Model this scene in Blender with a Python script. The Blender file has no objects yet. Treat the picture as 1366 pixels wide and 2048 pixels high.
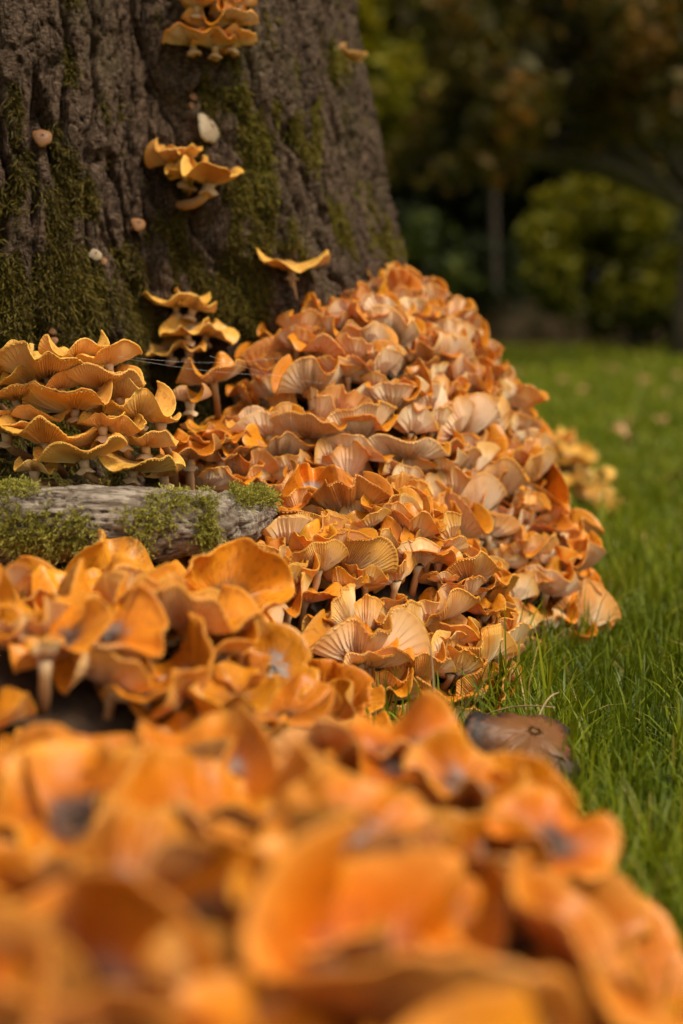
import bpy, math, random
import numpy as np
from mathutils import Vector, Matrix, Quaternion

random.seed(7)
rng = np.random.default_rng(7)
SC = bpy.context.scene
COL = SC.collection

# ------------------------------------------------------------------ camera
FPX = 1366 / 24.0 * 50.0
PITCH = math.atan(384 / FPX)
CAM_Z = 0.42
cam_d = bpy.data.cameras.new('camera')
cam = bpy.data.objects.new('camera', cam_d)
COL.objects.link(cam)
cam.location = (0, 0, CAM_Z)
cam.rotation_euler = (math.pi / 2 - PITCH, 0, 0)
cam_d.sensor_fit = 'HORIZONTAL'
cam_d.sensor_width = 24.0
cam_d.lens = 50.0
cam_d.clip_start = 0.02
cam_d.clip_end = 500
cam_d.dof.use_dof = True
cam_d.dof.focus_distance = 1.44
cam_d.dof.aperture_fstop = 2.7
cam_d.dof.aperture_blades = 0
SC.camera = cam

# ------------------------------------------------------------------ sky, sun, exposure
SUN_EL, SUN_AZ = math.radians(58), math.radians(122)     # azimuth measured from +Y towards +X
w = bpy.data.worlds.new('World')
SC.world = w
w.use_nodes = True
wn, wl = w.node_tree.nodes, w.node_tree.links
wn.clear()
sky = wn.new('ShaderNodeTexSky')
sky.sky_type = 'NISHITA'
sky.sun_disc = False
sky.sun_elevation = SUN_EL
sky.sun_rotation = SUN_AZ
sky.dust_density = 4.0
sky.air_density = 1.2
hs = wn.new('ShaderNodeHueSaturation')
hs.inputs['Saturation'].default_value = 0.12            # overcast: the blue is veiled by cloud
bg = wn.new('ShaderNodeBackground')
bg.inputs['Strength'].default_value = 0.072
wo = wn.new('ShaderNodeOutputWorld')
wl.new(sky.outputs[0], hs.inputs['Color'])
tint = wn.new('ShaderNodeMix')
tint.data_type = 'RGBA'
tint.blend_type = 'MULTIPLY'
tint.inputs['Factor'].default_value = 1.0
tint.inputs[7].default_value = (1.0, 0.93, 0.80, 1)      # warm cloud light
wl.new(hs.outputs[0], tint.inputs[6])
wl.new(tint.outputs[2], bg.inputs['Color'])
wl.new(bg.outputs[0], wo.inputs['Surface'])
sun_d = bpy.data.lights.new('sun', 'SUN')
sun_d.energy = 1.5
sun_d.angle = math.radians(14)
sun_d.color = (1.0, 0.86, 0.66)
sun = bpy.data.objects.new('sun', sun_d)
COL.objects.link(sun)
sdir = Vector((math.sin(SUN_AZ) * math.cos(SUN_EL), math.cos(SUN_AZ) * math.cos(SUN_EL), math.sin(SUN_EL)))
sun.rotation_euler = sdir.to_track_quat('Z', 'Y').to_euler()
sun.location = (0, -3, 6)
SC.view_settings.view_transform = 'Standard'
SC.view_settings.look = 'None'
SC.view_settings.exposure = 0.95
SC.view_settings.gamma = 1.0
SC.view_settings.use_curve_mapping = False
SC.render.engine = 'CYCLES'
SC.cycles.use_denoising = True
SC.cycles.max_bounces = 6
SC.cycles.diffuse_bounces = 4
SC.cycles.glossy_bounces = 2
SC.cycles.transmission_bounces = 3
SC.cycles.caustics_reflective = False
SC.cycles.caustics_refractive = False
SC.cycles.sample_clamp_indirect = 6.0


def P(px, py, D):
    """photo pixel + forward distance -> world point"""
    a = (px - 683) / FPX
    b = (1024 - py) / FPX
    c, s = math.cos(PITCH), math.sin(PITCH)
    d = Vector((a, c + b * s, -s + b * c))
    return Vector((0, 0, CAM_Z)) + d * (D / d.y)


def project(V):
    V = np.asarray(V, float)
    c, s = math.cos(PITCH), math.sin(PITCH)
    x, y, z = V[:, 0], V[:, 1], V[:, 2] - CAM_Z
    f = y * c - z * s
    u = y * s + z * c
    f = np.maximum(f, 1e-3)
    return 683 + x / f * FPX, 1024 - u / f * FPX, f


# ------------------------------------------------------------------ helpers
def _grad(ix, iy, seed):
    h = (ix.astype(np.int64) * 374761393 + iy.astype(np.int64) * 668265263 + seed * 974711) & 0x7fffffff
    h = ((h ^ (h >> 13)) * 1274126177) & 0x7fffffff
    h = h ^ (h >> 16)
    a = (h & 0xffff) / 65536.0 * 2 * np.pi
    return np.cos(a), np.sin(a)


def perlin(x, y, seed=0):
    x = np.asarray(x, float); y = np.asarray(y, float)
    ix = np.floor(x); iy = np.floor(y)
    fx = x - ix; fy = y - iy
    u = fx * fx * fx * (fx * (fx * 6 - 15) + 10)
    v = fy * fy * fy * (fy * (fy * 6 - 15) + 10)
    ix = ix.astype(np.int64); iy = iy.astype(np.int64)
    def g(dx, dy):
        gx, gy = _grad(ix + dx, iy + dy, seed)
        return gx * (fx - dx) + gy * (fy - dy)
    a = g(0, 0) * (1 - u) + g(1, 0) * u
    b = g(0, 1) * (1 - u) + g(1, 1) * u
    return (a * (1 - v) + b * v) * 1.4


def fbm(x, y, seed=0, o=4):
    s = 0; a = .5
    for i in range(o):
        s = s + a * perlin(x * 2 ** i, y * 2 ** i, seed + i * 17)
        a *= .5
    return s


def worley(x, y, seed=0):
    ix = np.floor(x).astype(np.int64); iy = np.floor(y).astype(np.int64)
    f1 = np.full(x.shape, 9.0); f2 = f1.copy(); idv = np.zeros(x.shape)
    for dx in (-1, 0, 1):
        for dy in (-1, 0, 1):
            a, b = _grad(ix + dx, iy + dy, seed)
            cx = ix + dx + .5 + .45 * a; cy = iy + dy + .5 + .45 * b
            d = np.hypot(x - cx, y - cy)
            nearer = d < f1
            f2 = np.where(nearer, f1, np.minimum(f2, d))
            idv = np.where(nearer, a, idv)
            f1 = np.where(nearer, d, f1)
    return f1, f2, idv


def sstep(a, b, x):
    t = np.clip((x - a) / (b - a), 0, 1)
    return t * t * (3 - 2 * t)


def mesh_np(name, V, quads=None, tris=None, mats=(), fmat=None, smooth=True, attrs=None):
    """numpy arrays -> mesh.  quads first, then tris."""
    me = bpy.data.meshes.new(name)
    V = np.asarray(V, np.float32)
    q = np.zeros((0, 4), np.int32) if quads is None else np.asarray(quads, np.int32)
    t = np.zeros((0, 3), np.int32) if tris is None else np.asarray(tris, np.int32)
    me.vertices.add(len(V))
    me.vertices.foreach_set('co', V.ravel())
    loops = np.concatenate([q.ravel(), t.ravel()])
    me.loops.add(len(loops))
    me.loops.foreach_set('vertex_index', loops)
    nf = len(q) + len(t)
    me.polygons.add(nf)
    starts = np.concatenate([np.arange(len(q)) * 4, len(q) * 4 + np.arange(len(t)) * 3]).astype(np.int32)
    me.polygons.foreach_set('loop_start', starts)
    if np.ndim(smooth) == 0:
        sm = np.full(nf, bool(smooth))
    else:
        sm = np.asarray(smooth, bool)
    me.polygons.foreach_set('use_smooth', sm)
    for m in mats:
        me.materials.append(m)
    if fmat is not None:
        me.polygons.foreach_set('material_index', np.asarray(fmat, np.int32))
    if attrs:
        for k, a in attrs.items():
            a = np.asarray(a, np.float32)
            if a.ndim == 2:
                at = me.attributes.new(k, 'FLOAT_VECTOR', 'POINT')
                at.data.foreach_set('vector', a.ravel())
            else:
                at = me.attributes.new(k, 'FLOAT', 'POINT')
                at.data.foreach_set('value', a)
    me.update(calc_edges=True)
    return me


def link(name, data, parent=None, **props):
    o = bpy.data.objects.new(name, data)
    COL.objects.link(o)
    if parent is not None:
        o.parent = parent
    for k, v in props.items():
        o[k] = v
    return o


def dress(o, mat):
    """give one object its own material over a shared mesh"""
    o.material_slots[0].link = 'OBJECT'
    o.material_slots[0].material = mat
    return o


def grid_quads(nr, nc, wrap=True):
    r = np.arange(nr - 1)[:, None]
    c = np.arange(nc if wrap else nc - 1)[None, :]
    c2 = (c + 1) % nc
    return np.stack([r * nc + c, r * nc + c2, (r + 1) * nc + c2, (r + 1) * nc + c], -1).reshape(-1, 4)


def tube(path, radii, n=10, cap=True):
    """swept tube -> V, quads, tris"""
    path = np.asarray(path, float)
    m = len(path)
    T = np.gradient(path, axis=0)
    T /= np.linalg.norm(T, axis=1)[:, None] + 1e-12
    ref = np.array([0., 1., 0.]) if abs(T[0][1]) < .8 else np.array([1., 0., 0.])
    V = []
    for i in range(m):
        a = np.cross(T[i], ref); a /= np.linalg.norm(a)
        b = np.cross(T[i], a)
        ph = np.arange(n) / n * 2 * np.pi
        V.append(path[i] + radii[i] * (np.cos(ph)[:, None] * a + np.sin(ph)[:, None] * b))
    V = np.concatenate(V)
    q = grid_quads(m, n)
    tr = []
    if cap:
        V = np.vstack([V, path[0], path[-1]])
        c0, c1 = m * n, m * n + 1
        for k in range(n):
            tr.append((c0, (k + 1) % n, k))
            tr.append((c1, (m - 1) * n + k, (m - 1) * n + (k + 1) % n))
    return V, q, np.array(tr, int).reshape(-1, 3)


# ------------------------------------------------------------------ materials
def new_mat(name):
    m = bpy.data.materials.new(name)
    m.use_nodes = True
    nt = m.node_tree
    nt.nodes.clear()
    out = nt.nodes.new('ShaderNodeOutputMaterial')
    b = nt.nodes.new('ShaderNodeBsdfPrincipled')
    nt.links.new(b.outputs[0], out.inputs[0])
    return m, nt, b, out


def nd(nt, typ, **kw):
    n = nt.nodes.new(typ)
    for k, v in kw.items():
        if k.startswith('i_'):
            n.inputs[k[2:].replace('_', ' ')].default_value = v
        else:
            setattr(n, k, v)
    return n


def ramp(nt, fac, stops, interp='LINEAR'):
    r = nt.nodes.new('ShaderNodeValToRGB')
    r.color_ramp.interpolation = interp
    e = r.color_ramp.elements
    while len(e) < len(stops):
        e.new(0.5)
    for i, (p, c) in enumerate(stops):
        e[i].position = p
        e[i].color = (*c, 1) if len(c) == 3 else c
    nt.links.new(fac, r.inputs[0])
    return r.outputs[0]


def math_n(nt, op, a, b=None, clamp=False):
    n = nt.nodes.new('ShaderNodeMath')
    n.operation = op
    n.use_clamp = clamp
    for i, v in enumerate((a, b)):
        if v is None:
            continue
        if isinstance(v, (int, float)):
            n.inputs[i].default_value = v
        else:
            nt.links.new(v, n.inputs[i])
    return n.outputs[0]


def mix(nt, fac, a, b, blend='MIX'):
    n = nt.nodes.new('ShaderNodeMix')
    n.data_type = 'RGBA'
    n.blend_type = blend
    for s, v in ((n.inputs['Factor'], fac), (n.inputs[6], a), (n.inputs[7], b)):
        if isinstance(v, (int, float)):
            s.default_value = v
        elif isinstance(v, tuple):
            s.default_value = (*v, 1) if len(v) == 3 else v
        else:
            nt.links.new(v, s)
    return n.outputs[2]


def maprange(nt, v, a, b, c=0.0, d=1.0, smooth=True):
    n = nt.nodes.new('ShaderNodeMapRange')
    n.interpolation_type = 'SMOOTHSTEP' if smooth else 'LINEAR'
    nt.links.new(v, n.inputs[0])
    for i, x in enumerate((a, b, c, d)):
        n.inputs[i + 1].default_value = x
    return n.outputs[0]


def noise(nt, vec, scale, detail=3, rough=.55, w=None):
    n = nt.nodes.new('ShaderNodeTexNoise')
    n.inputs['Scale'].default_value = scale
    n.inputs['Detail'].default_value = detail
    n.inputs['Roughness'].default_value = rough
    if vec is not None:
        nt.links.new(vec, n.inputs['Vector'])
    if w is not None:
        n.noise_dimensions = '4D'
        nt.links.new(w, n.inputs['W'])
    return n.outputs[0]


def bump(nt, b, h, strength, dist):
    n = nt.nodes.new('ShaderNodeBump')
    n.inputs['Strength'].default_value = strength
    n.inputs['Distance'].default_value = dist
    nt.links.new(h, n.inputs['Height'])
    nt.links.new(n.outputs[0], b.inputs['Normal'])


def rnd_node(nt):
    oi = nt.nodes.new('ShaderNodeObjectInfo')
    at = nd(nt, 'ShaderNodeAttribute', attribute_name='rnd')
    return math_n(nt, 'FRACT', math_n(nt, 'ADD', oi.outputs['Random'], at.outputs['Fac']))


def polar_node(nt):
    at = nd(nt, 'ShaderNodeAttribute', attribute_name='pol')
    sp = nt.nodes.new('ShaderNodeSeparateXYZ')
    nt.links.new(at.outputs['Vector'], sp.inputs[0])
    return at.outputs['Vector'], sp.outputs[2]


def sss(b, w, radius=(1.0, .38, .12), scale=.006):
    b.inputs['Subsurface Weight'].default_value = w
    b.inputs['Subsurface Radius'].default_value = radius
    b.inputs['Subsurface Scale'].default_value = scale


def cap_material(name, stops, dust=1.0, dark=1.0, rough=.36, more=0.0, spec=.32):
    m, nt, b, out = new_mat(name)
    r = rnd_node(nt)
    pol, t = polar_node(nt)
    tc = nt.nodes.new('ShaderNodeTexCoord')
    w_ = math_n(nt, 'MULTIPLY', r, 37.0)
    n1 = noise(nt, tc.outputs['Object'], 90, 4, .6, w_)
    n2 = noise(nt, tc.outputs['Object'], 38, 3, .5, w_)
    n3 = noise(nt, pol, 9, 3, .6, w_)
    tt = math_n(nt, 'ADD', t, math_n(nt, 'MULTIPLY', math_n(nt, 'SUBTRACT', n2, .5), .55))
    c = ramp(nt, tt, stops)
    # radial fibres and blotches
    c = mix(nt, maprange(nt, n3, .5, .66, 0, .45), c, (.24, .068, .012))
    c = mix(nt, maprange(nt, n1, .60, .72, 0, .5), c, (.19, .065, .02))
    # brown disc of some caps
    r2 = math_n(nt, 'FRACT', math_n(nt, 'MULTIPLY', r, 7.31))
    dk = math_n(nt, 'MULTIPLY', maprange(nt, r2, .45 - more, .8 - more, 0, dark),
                maprange(nt, tt, .16, .50, 1, 0))
    c = mix(nt, dk, c, (.075, .042, .035))
    # pale spore dust lying in the hollow of some caps
    r3 = math_n(nt, 'FRACT', math_n(nt, 'MULTIPLY', r, 13.7))
    du = math_n(nt, 'MULTIPLY', maprange(nt, r3, .35 - more, .75 - more, 0, dust),
                math_n(nt, 'MULTIPLY', maprange(nt, tt, .25 + more * .6, .55 + more * .6, 1, 0), maprange(nt, n1, .44, .54, .0, 1)))
    c = mix(nt, du, c, (.40, .355, .345))
    hsn = nt.nodes.new('ShaderNodeHueSaturation')
    nt.links.new(c, hsn.inputs['Color'])
    nt.links.new(maprange(nt, r, 0, 1, .493, .506, False), hsn.inputs['Hue'])
    nt.links.new(maprange(nt, r2, 0, 1, .82, 1.12, False), hsn.inputs['Value'])
    nt.links.new(hsn.outputs[0], b.inputs['Base Color'])
    nt.links.new(math_n(nt, 'ADD', math_n(nt, 'MULTIPLY', n2, .25), math_n(nt, 'ADD', math_n(nt, 'MULTIPLY', du, .4), rough - .12)), b.inputs['Roughness'])
    sss(b, .35)
    b.inputs['Specular IOR Level'].default_value = spec
    bump(nt, b, math_n(nt, 'ADD', n1, math_n(nt, 'MULTIPLY', n3, .6)), .35, .0012)
    return m


def gill_material(name, stops, stain=.55):
    m, nt, b, out = new_mat(name)
    r = rnd_node(nt)
    pol, t = polar_node(nt)
    w_ = math_n(nt, 'MULTIPLY', r, 23.0)
    sc = nt.nodes.new('ShaderNodeVectorMath'); sc.operation = 'MULTIPLY'
    nt.links.new(pol, sc.inputs[0]); sc.inputs[1].default_value = (1, 1, .14)
    n1 = noise(nt, sc.outputs[0], 11, 4, .65, w_)
    n2 = noise(nt, pol, 3.0, 3, .5, w_)
    tt = math_n(nt, 'ADD', t, math_n(nt, 'MULTIPLY', math_n(nt, 'SUBTRACT', n2, .5), .5))
    r5 = math_n(nt, 'FRACT', math_n(nt, 'MULTIPLY', r, 9.13))
    tt = math_n(nt, 'ADD', tt, maprange(nt, r5, 0, 1, -.30, .22, False))
    c = ramp(nt, tt, stops)
    r2 = math_n(nt, 'FRACT', math_n(nt, 'MULTIPLY', r, 5.77))
    st = math_n(nt, 'MULTIPLY', maprange(nt, n1, .50, .68, 0, stain),
                math_n(nt, 'MULTIPLY', maprange(nt, tt, .25, .85, 1, .0), maprange(nt, r2, .1, .7, .25, 1)))
    c = mix(nt, st, c, (.12, .045, .018))
    c = mix(nt, maprange(nt, n2, .50, .72, 0, .30), c, (.66, .29, .08))
    hsn = nt.nodes.new('ShaderNodeHueSaturation')
    nt.links.new(c, hsn.inputs['Color'])
    nt.links.new(maprange(nt, r2, 0, 1, .493, .508, False), hsn.inputs['Hue'])
    nt.links.new(maprange(nt, r, 0, 1, .85, 1.08, False), hsn.inputs['Value'])
    nt.links.new(hsn.outputs[0], b.inputs['Base Color'])
    b.inputs['Roughness'].default_value = .62
    b.inputs['Specular IOR Level'].default_value = .3
    sss(b, .3)
    return m


def stem_material(name):
    m, nt, b, out = new_mat(name)
    pol, t = polar_node(nt)
    r = rnd_node(nt)
    sc = nt.nodes.new('ShaderNodeVectorMath'); sc.operation = 'MULTIPLY'
    nt.links.new(pol, sc.inputs[0]); sc.inputs[1].default_value = (1, 1, .5)
    n1 = noise(nt, sc.outputs[0], 9, 4, .6, math_n(nt, 'MULTIPLY', r, 11))
    tt = math_n(nt, 'ADD', t, math_n(nt, 'MULTIPLY', math_n(nt, 'SUBTRACT', n1, .5), .4))
    c = ramp(nt, tt, [(0, (.20, .10, .05)), (.4, (.50, .26, .11)), (.8, (.62, .40, .20)), (1, (.66, .46, .27))])
    nt.links.new(c, b.inputs['Base Color'])
    b.inputs['Roughness'].default_value = .6
    bump(nt, b, n1, .5, .001)
    return m


CAP_STOPS = [(.0, (.22, .080, .022)), (.22, (.42, .145, .018)), (.5, (.60, .210, .012)), (.82, (.69, .260, .014)), (1.0, (.66, .25, .018))]
CAP_YEL = [(.0, (.34, .17, .08)), (.25, (.60, .31, .10)), (.6, (.77, .41, .09)), (1.0, (.78, .41, .07))]
M_CAP = cap_material('honey_cap', CAP_STOPS)
M_CAPF = cap_material('weathered_cap', [(.0, (.055, .024, .016)), (.26, (.16, .045, .009)), (.50, (.44, .115, .004)), (.80, (.58, .175, .004)), (1.0, (.68, .27, .03))], .8, 1.0, .40, .06, .28)
M_CAPY = cap_material('honey_cap_fresh', CAP_YEL, .9, .6)
M_CAPG = cap_material('lit_yellow_cap', [(.0, (.45, .22, .06)), (.4, (.72, .38, .06)), (1.0, (.82, .50, .10))], .5, .3)  # far tuft: the yellow cast of the light is put into the cap colour
M_CAPD = cap_material('old_cap_brown', [(.0, (.15, .058, .018)), (.35, (.20, .075, .018)), (.62, (.12, .040, .012)), (.85, (.022, .012, .010)), (1.0, (.012, .008, .008))], 0, 0, .5)
M_CAPW = cap_material('pale_cap', [(.0, (.28, .21, .13)), (1.0, (.36, .30, .21))], .1, 0, .6)
M_CAPT = cap_material('tan_button', [(.0, (.20, .085, .032)), (1.0, (.26, .12, .05))], .2, .3, .5)
M_GILL = gill_material('honey_gills', [(.0, (.56, .35, .21)), (.30, (.84, .62, .44)), (.60, (.83, .57, .36)), (.88, (.80, .44, .16)), (1, (.76, .38, .11))])
M_GILLB = gill_material('golden_gills', [(.0, (.54, .31, .16)), (.30, (.85, .61, .39)), (.58, (.84, .55, .28)), (.88, (.78, .40, .09)), (1, (.76, .37, .08))])
M_GILLF = gill_material('amber_gills', [(.0, (.36, .16, .06)), (.35, (.58, .29, .11)), (.7, (.54, .20, .03)), (1, (.68, .36, .13))])
M_GILLY = gill_material('fresh_gills', [(.0, (.60, .34, .14)), (.5, (.80, .50, .21)), (.9, (.78, .42, .11)), (1, (.78, .40, .09))], .35)
M_STEM = stem_material('honey_stem')


def simple_mat(name, col1, col2, scale, rough=.7, bumpd=.002, bs=.5, detail=5, coord='Object', translucent=0.0, attr=None):
    m, nt, b, out = new_mat(name)
    tc = nt.nodes.new('ShaderNodeTexCoord')
    n1 = noise(nt, tc.outputs[coord], scale, detail, .6)
    if attr:
        at = nd(nt, 'ShaderNodeAttribute', attribute_name=attr)
        f = at.outputs['Fac']
    else:
        f = maprange(nt, n1, .3, .7)
    c = mix(nt, f, col1, col2)
    nt.links.new(c, b.inputs['Base Color'])
    b.inputs['Roughness'].default_value = rough
    if bs:
        bump(nt, b, n1, bs, bumpd)
    if translucent:
        tr = nt.nodes.new('ShaderNodeBsdfTranslucent')
        nt.links.new(c, tr.inputs[0])
        ms = nt.nodes.new('ShaderNodeMixShader')
        ms.inputs[0].default_value = translucent
        nt.links.new(b.outputs[0], ms.inputs[1]); nt.links.new(tr.outputs[0], ms.inputs[2])
        nt.links.new(ms.outputs[0], out.inputs[0])
    return m


def leaf_mat(name, cols, rough=.55, translucent=.3):
    """foliage: colour picked per leaf from the attribute rnd"""
    m, nt, b, out = new_mat(name)
    at = nd(nt, 'ShaderNodeAttribute', attribute_name='rnd')
    k = len(cols)
    c = ramp(nt, at.outputs['Fac'], [(i / max(k - 1, 1), x) for i, x in enumerate(cols)])
    nt.links.new(c, b.inputs['Base Color'])
    b.inputs['Roughness'].default_value = rough
    b.inputs['Specular IOR Level'].default_value = .25
    tr = nt.nodes.new('ShaderNodeBsdfTranslucent')
    nt.links.new(c, tr.inputs[0])
    ms = nt.nodes.new('ShaderNodeMixShader')
    ms.inputs[0].default_value = translucent
    nt.links.new(b.outputs[0], ms.inputs[1]); nt.links.new(tr.outputs[0], ms.inputs[2])
    nt.links.new(ms.outputs[0], out.inputs[0])
    return m


# bark
def bark_material():
    m, nt, b, out = new_mat('tree_bark')
    tc = nt.nodes.new('ShaderNodeTexCoord')
    mp = nt.nodes.new('ShaderNodeMapping')
    mp.inputs['Scale'].default_value = (1, 1, .35)
    nt.links.new(tc.outputs['Object'], mp.inputs[0])
    n1 = noise(nt, mp.outputs[0], 28, 6, .65)
    n2 = noise(nt, tc.outputs['Object'], 140, 5, .7)
    n3 = noise(nt, tc.outputs['Object'], 9, 3, .5)
    mh = nt.nodes.new('ShaderNodeMapping')
    mh.inputs['Scale'].default_value = (1, 1, 2.6)
    nt.links.new(tc.outputs['Object'], mh.inputs[0])
    n4 = noise(nt, mh.outputs[0], 130, 5, .75)
    mv = nt.nodes.new('ShaderNodeMapping')
    mv.inputs['Scale'].default_value = (1, 1, .30)
    nt.links.new(tc.outputs['Object'], mv.inputs[0])
    vm = nt.nodes.new('ShaderNodeVectorMath'); vm.operation = 'ADD'
    nz = nt.nodes.new('ShaderNodeTexNoise'); nz.inputs['Scale'].default_value = 45; nz.inputs['Detail'].default_value = 3
    nt.links.new(mv.outputs[0], nz.inputs['Vector'])
    sc_ = nt.nodes.new('ShaderNodeVectorMath'); sc_.operation = 'SCALE'; sc_.inputs['Scale'].default_value = .022
    nt.links.new(nz.outputs['Color'], sc_.inputs[0])
    nt.links.new(mv.outputs[0], vm.inputs[0]); nt.links.new(sc_.outputs[0], vm.inputs[1])
    vo = nt.nodes.new('ShaderNodeTexVoronoi'); vo.feature = 'DISTANCE_TO_EDGE'; vo.inputs['Scale'].default_value = 62
    nt.links.new(vm.outputs[0], vo.inputs['Vector'])
    crk = maprange(nt, vo.outputs['Distance'], 0, .16)
    c = ramp(nt, n1, [(.25, (.040, .022, .012)), (.45, (.085, .048, .027)), (.6, (.14, .083, .050)), (.8, (.24, .16, .105))])
    c = mix(nt, maprange(nt, n2, .52, .62, 0, .5), c, (.20, .135, .09))
    c = mix(nt, maprange(nt, n2, .45, .3, 0, .5), c, (.04, .023, .013))
    c = mix(nt, maprange(nt, n4, .51, .60, 0, .7), c, (.25, .17, .115))
    c = mix(nt, maprange(nt, n4, .49, .41, 0, .75), c, (.040, .022, .013))
    c = mix(nt, maprange(nt, n3, .52, .66, 0, .45), c, (.13, .10, .045))      # algae film
    ms = nd(nt, 'ShaderNodeAttribute', attribute_name='moss')
    f = math_n(nt, 'MULTIPLY', ms.outputs['Fac'], maprange(nt, n2, .3, .6, .55, 1))
    mc = mix(nt, n2, (.030, .030, .008), (.11, .10, .018))
    c = mix(nt, f, c, mc)
    nt.links.new(c, b.inputs['Base Color'])
    b.inputs['Roughness'].default_value = .82
    b.inputs['Specular IOR Level'].default_value = .3
    bump(nt, b, math_n(nt, 'ADD', math_n(nt, 'MULTIPLY', crk, 1.3), math_n(nt, 'ADD', n4, math_n(nt, 'MULTIPLY', n2, .7))), 1.0, .007)
    return m


M_BARK = bark_material()
M_MOSS = leaf_mat('trunk_moss', [(.045, .032, .008), (.105, .074, .012), (.17, .135, .016), (.23, .21, .020)], .7, .25)
M_MOSSB = leaf_mat('log_moss', [(.11, .10, .014), (.24, .22, .030), (.38, .35, .060), (.50, .46, .12)], .7, .25)
M_GRASS = leaf_mat('lawn_grass', [(.050, .076, .003), (.112, .152, .005), (.210, .248, .007), (.32, .305, .010), (.50, .36, .12)], .45, .3)
M_SOIL = simple_mat('dark_soil', (.022, .013, .008), (.075, .042, .022), 60, .95, .006, .9)


# ------------------------------------------------------------------ trunk surface and terrain functions
TCX, TCY = -0.60, 2.30


def trunk_r(th, z):
    z_ = np.maximum(z, -.2)
    hside = sstep(math.radians(-62), math.radians(-50), th) * sstep(math.radians(60), math.radians(30), th)
    z_ = z_ * (1 - hside) + np.maximum(z_, .43 + .25 * np.minimum(z_ - .43, 0)) * hside
    r = .522 + .39 * np.exp(-z_ / .45)
    def gauss(c, wd):
        d = (th - c + np.pi) % (2 * np.pi) - np.pi
        return np.exp(-(d / wd) ** 2)
    low = np.exp(-np.maximum(z_, 0) / .8)
    r = r - .095 * gauss(math.radians(-52), math.radians(9)) * (.35 + low)
    r = r + .03 * gauss(math.radians(-72), math.radians(10)) * low
    r = r + .035 * gauss(math.radians(-34), math.radians(10)) * low
    r = r + .125 * gauss(math.radians(-86), math.radians(27)) * (1 - np.exp(-(np.maximum(z, 0) / .5) ** 2)) * np.exp(-np.maximum(z - 1.1, 0))
    r = r + .02 * np.cos(3 * th + .6) + .012 * np.cos(7 * th)
    return r


def trunk_hit(px, py):
    o = Vector((0, 0, CAM_Z))
    d = (P(px, py, 1.0) - o)
    D = .9
    while D < 3.2:
        p = o + d * D
        rr = math.hypot(p.x - TCX, p.y - TCY)
        if rr < float(trunk_r(np.array(math.atan2(p.y - TCY, p.x - TCX)), np.array(p.z))):
            break
        D += .004
    th = math.atan2(p.y - TCY, p.x - TCX)
    n = Vector((math.cos(th), math.sin(th), .15)).normalized()
    return p, n


# (cx, cy, rx, ry, height, exponent)
DOMES = {
    'A': [(.04, 2.08, .252, .41, .428, .60), (.01, 1.86, .165, .25, .398, .55), (-.07, 1.74, .128, .17, .285, .5), (-.13, 1.63, .085, .10, .215, .5), (.155, 1.88, .145, .21, .165, .5)],
    'B': [(.012, 1.55, .145, .18, .188, .5), (-.07, 1.44, .11, .16, .162, .5)],
    'D': [(-.27, 1.07, .23, .16, .178, .45), (-.14, 1.10, .13, .16, .135, .45), (-.22, 1.19, .20, .11, .155, .45)],
    'F': [(-.12, .62, .265, .26, .128, .33), (.03, .78, .11, .13, .115, .4)],
    'G': [(.45, 3.22, .12, .18, .12, .5)],
}


def dome(x, y, d):
    cx, cy, rx, ry, h, p = d
    q = ((x - cx) / rx) ** 2 + ((y - cy) / ry) ** 2
    return h * np.clip(1 - q, 0, 1) ** p


def terrain(x, y):
    z = np.zeros_like(x)
    for ds in DOMES.values():
        for d in ds:
            z = np.maximum(z, dome(x, y, d))
    th = np.arctan2(y - TCY, x - TCX)
    dist = np.hypot(x - TCX, y - TCY) - trunk_r(th, np.zeros_like(x)) - 0.0
    side = sstep(.10, -.12, x) * sstep(2.4, 1.9, y)
    z = np.maximum(z, side * .205 * np.exp(-np.maximum(dist - .08, 0) / .22))
    return z


# ground sheet
def ground_material():
    m, nt, b, out = new_mat('lawn_ground')
    tc = nt.nodes.new('ShaderNodeTexCoord')
    n1 = noise(nt, tc.outputs['Object'], 1.3, 5, .6)
    n2 = noise(nt, tc.outputs['Object'], 35, 5, .7)
    c = mix(nt, maprange(nt, n2, .3, .7), (.055, .085, .006), (.13, .20, .010))
    c = mix(nt, maprange(nt, n1, .45, .62, 0, .55), c, (.17, .19, .02))
    sp = nt.nodes.new('ShaderNodeSeparateXYZ')
    nt.links.new(tc.outputs['Object'], sp.inputs[0])
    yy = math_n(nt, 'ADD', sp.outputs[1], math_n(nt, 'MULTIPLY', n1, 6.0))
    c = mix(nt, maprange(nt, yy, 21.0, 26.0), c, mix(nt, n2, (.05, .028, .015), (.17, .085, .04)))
    nt.links.new(c, b.inputs['Base Color'])
    b.inputs['Roughness'].default_value = .95
    bump(nt, b, n2, .6, .02)
    return m


def build_ground():
    V = [(-160, -40, 0), (160, -40, 0), (160, 260, 0), (-160, 260, 0)]
    me = mesh_np('ground', V, [(0, 1, 2, 3)], mats=[ground_material()])
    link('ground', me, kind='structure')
    # the humped soil and roots under the heaps
    xs = np.arange(-.75, .62, .0085); ys = np.arange(.34, 3.45, .0095)
    X, Y = np.meshgrid(xs, ys)
    Z = terrain(X, Y)
    Z = Z + .006 * fbm(X / .05, Y / .05, 5) * sstep(0, .03, Z)
    Z = np.where(terrain(X, Y) < .004, -.02, Z)
    Vg = np.stack([X, Y, Z], -1).reshape(-1, 3)
    q = grid_quads(len(ys), len(xs), False)
    zq = Vg[q][:, :, 2].max(1)
    q = q[zq > .0]
    me = mesh_np('soil_mound', Vg, q, mats=[M_SOIL])
    link('soil_mound', me, kind='structure')


build_ground()

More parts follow.
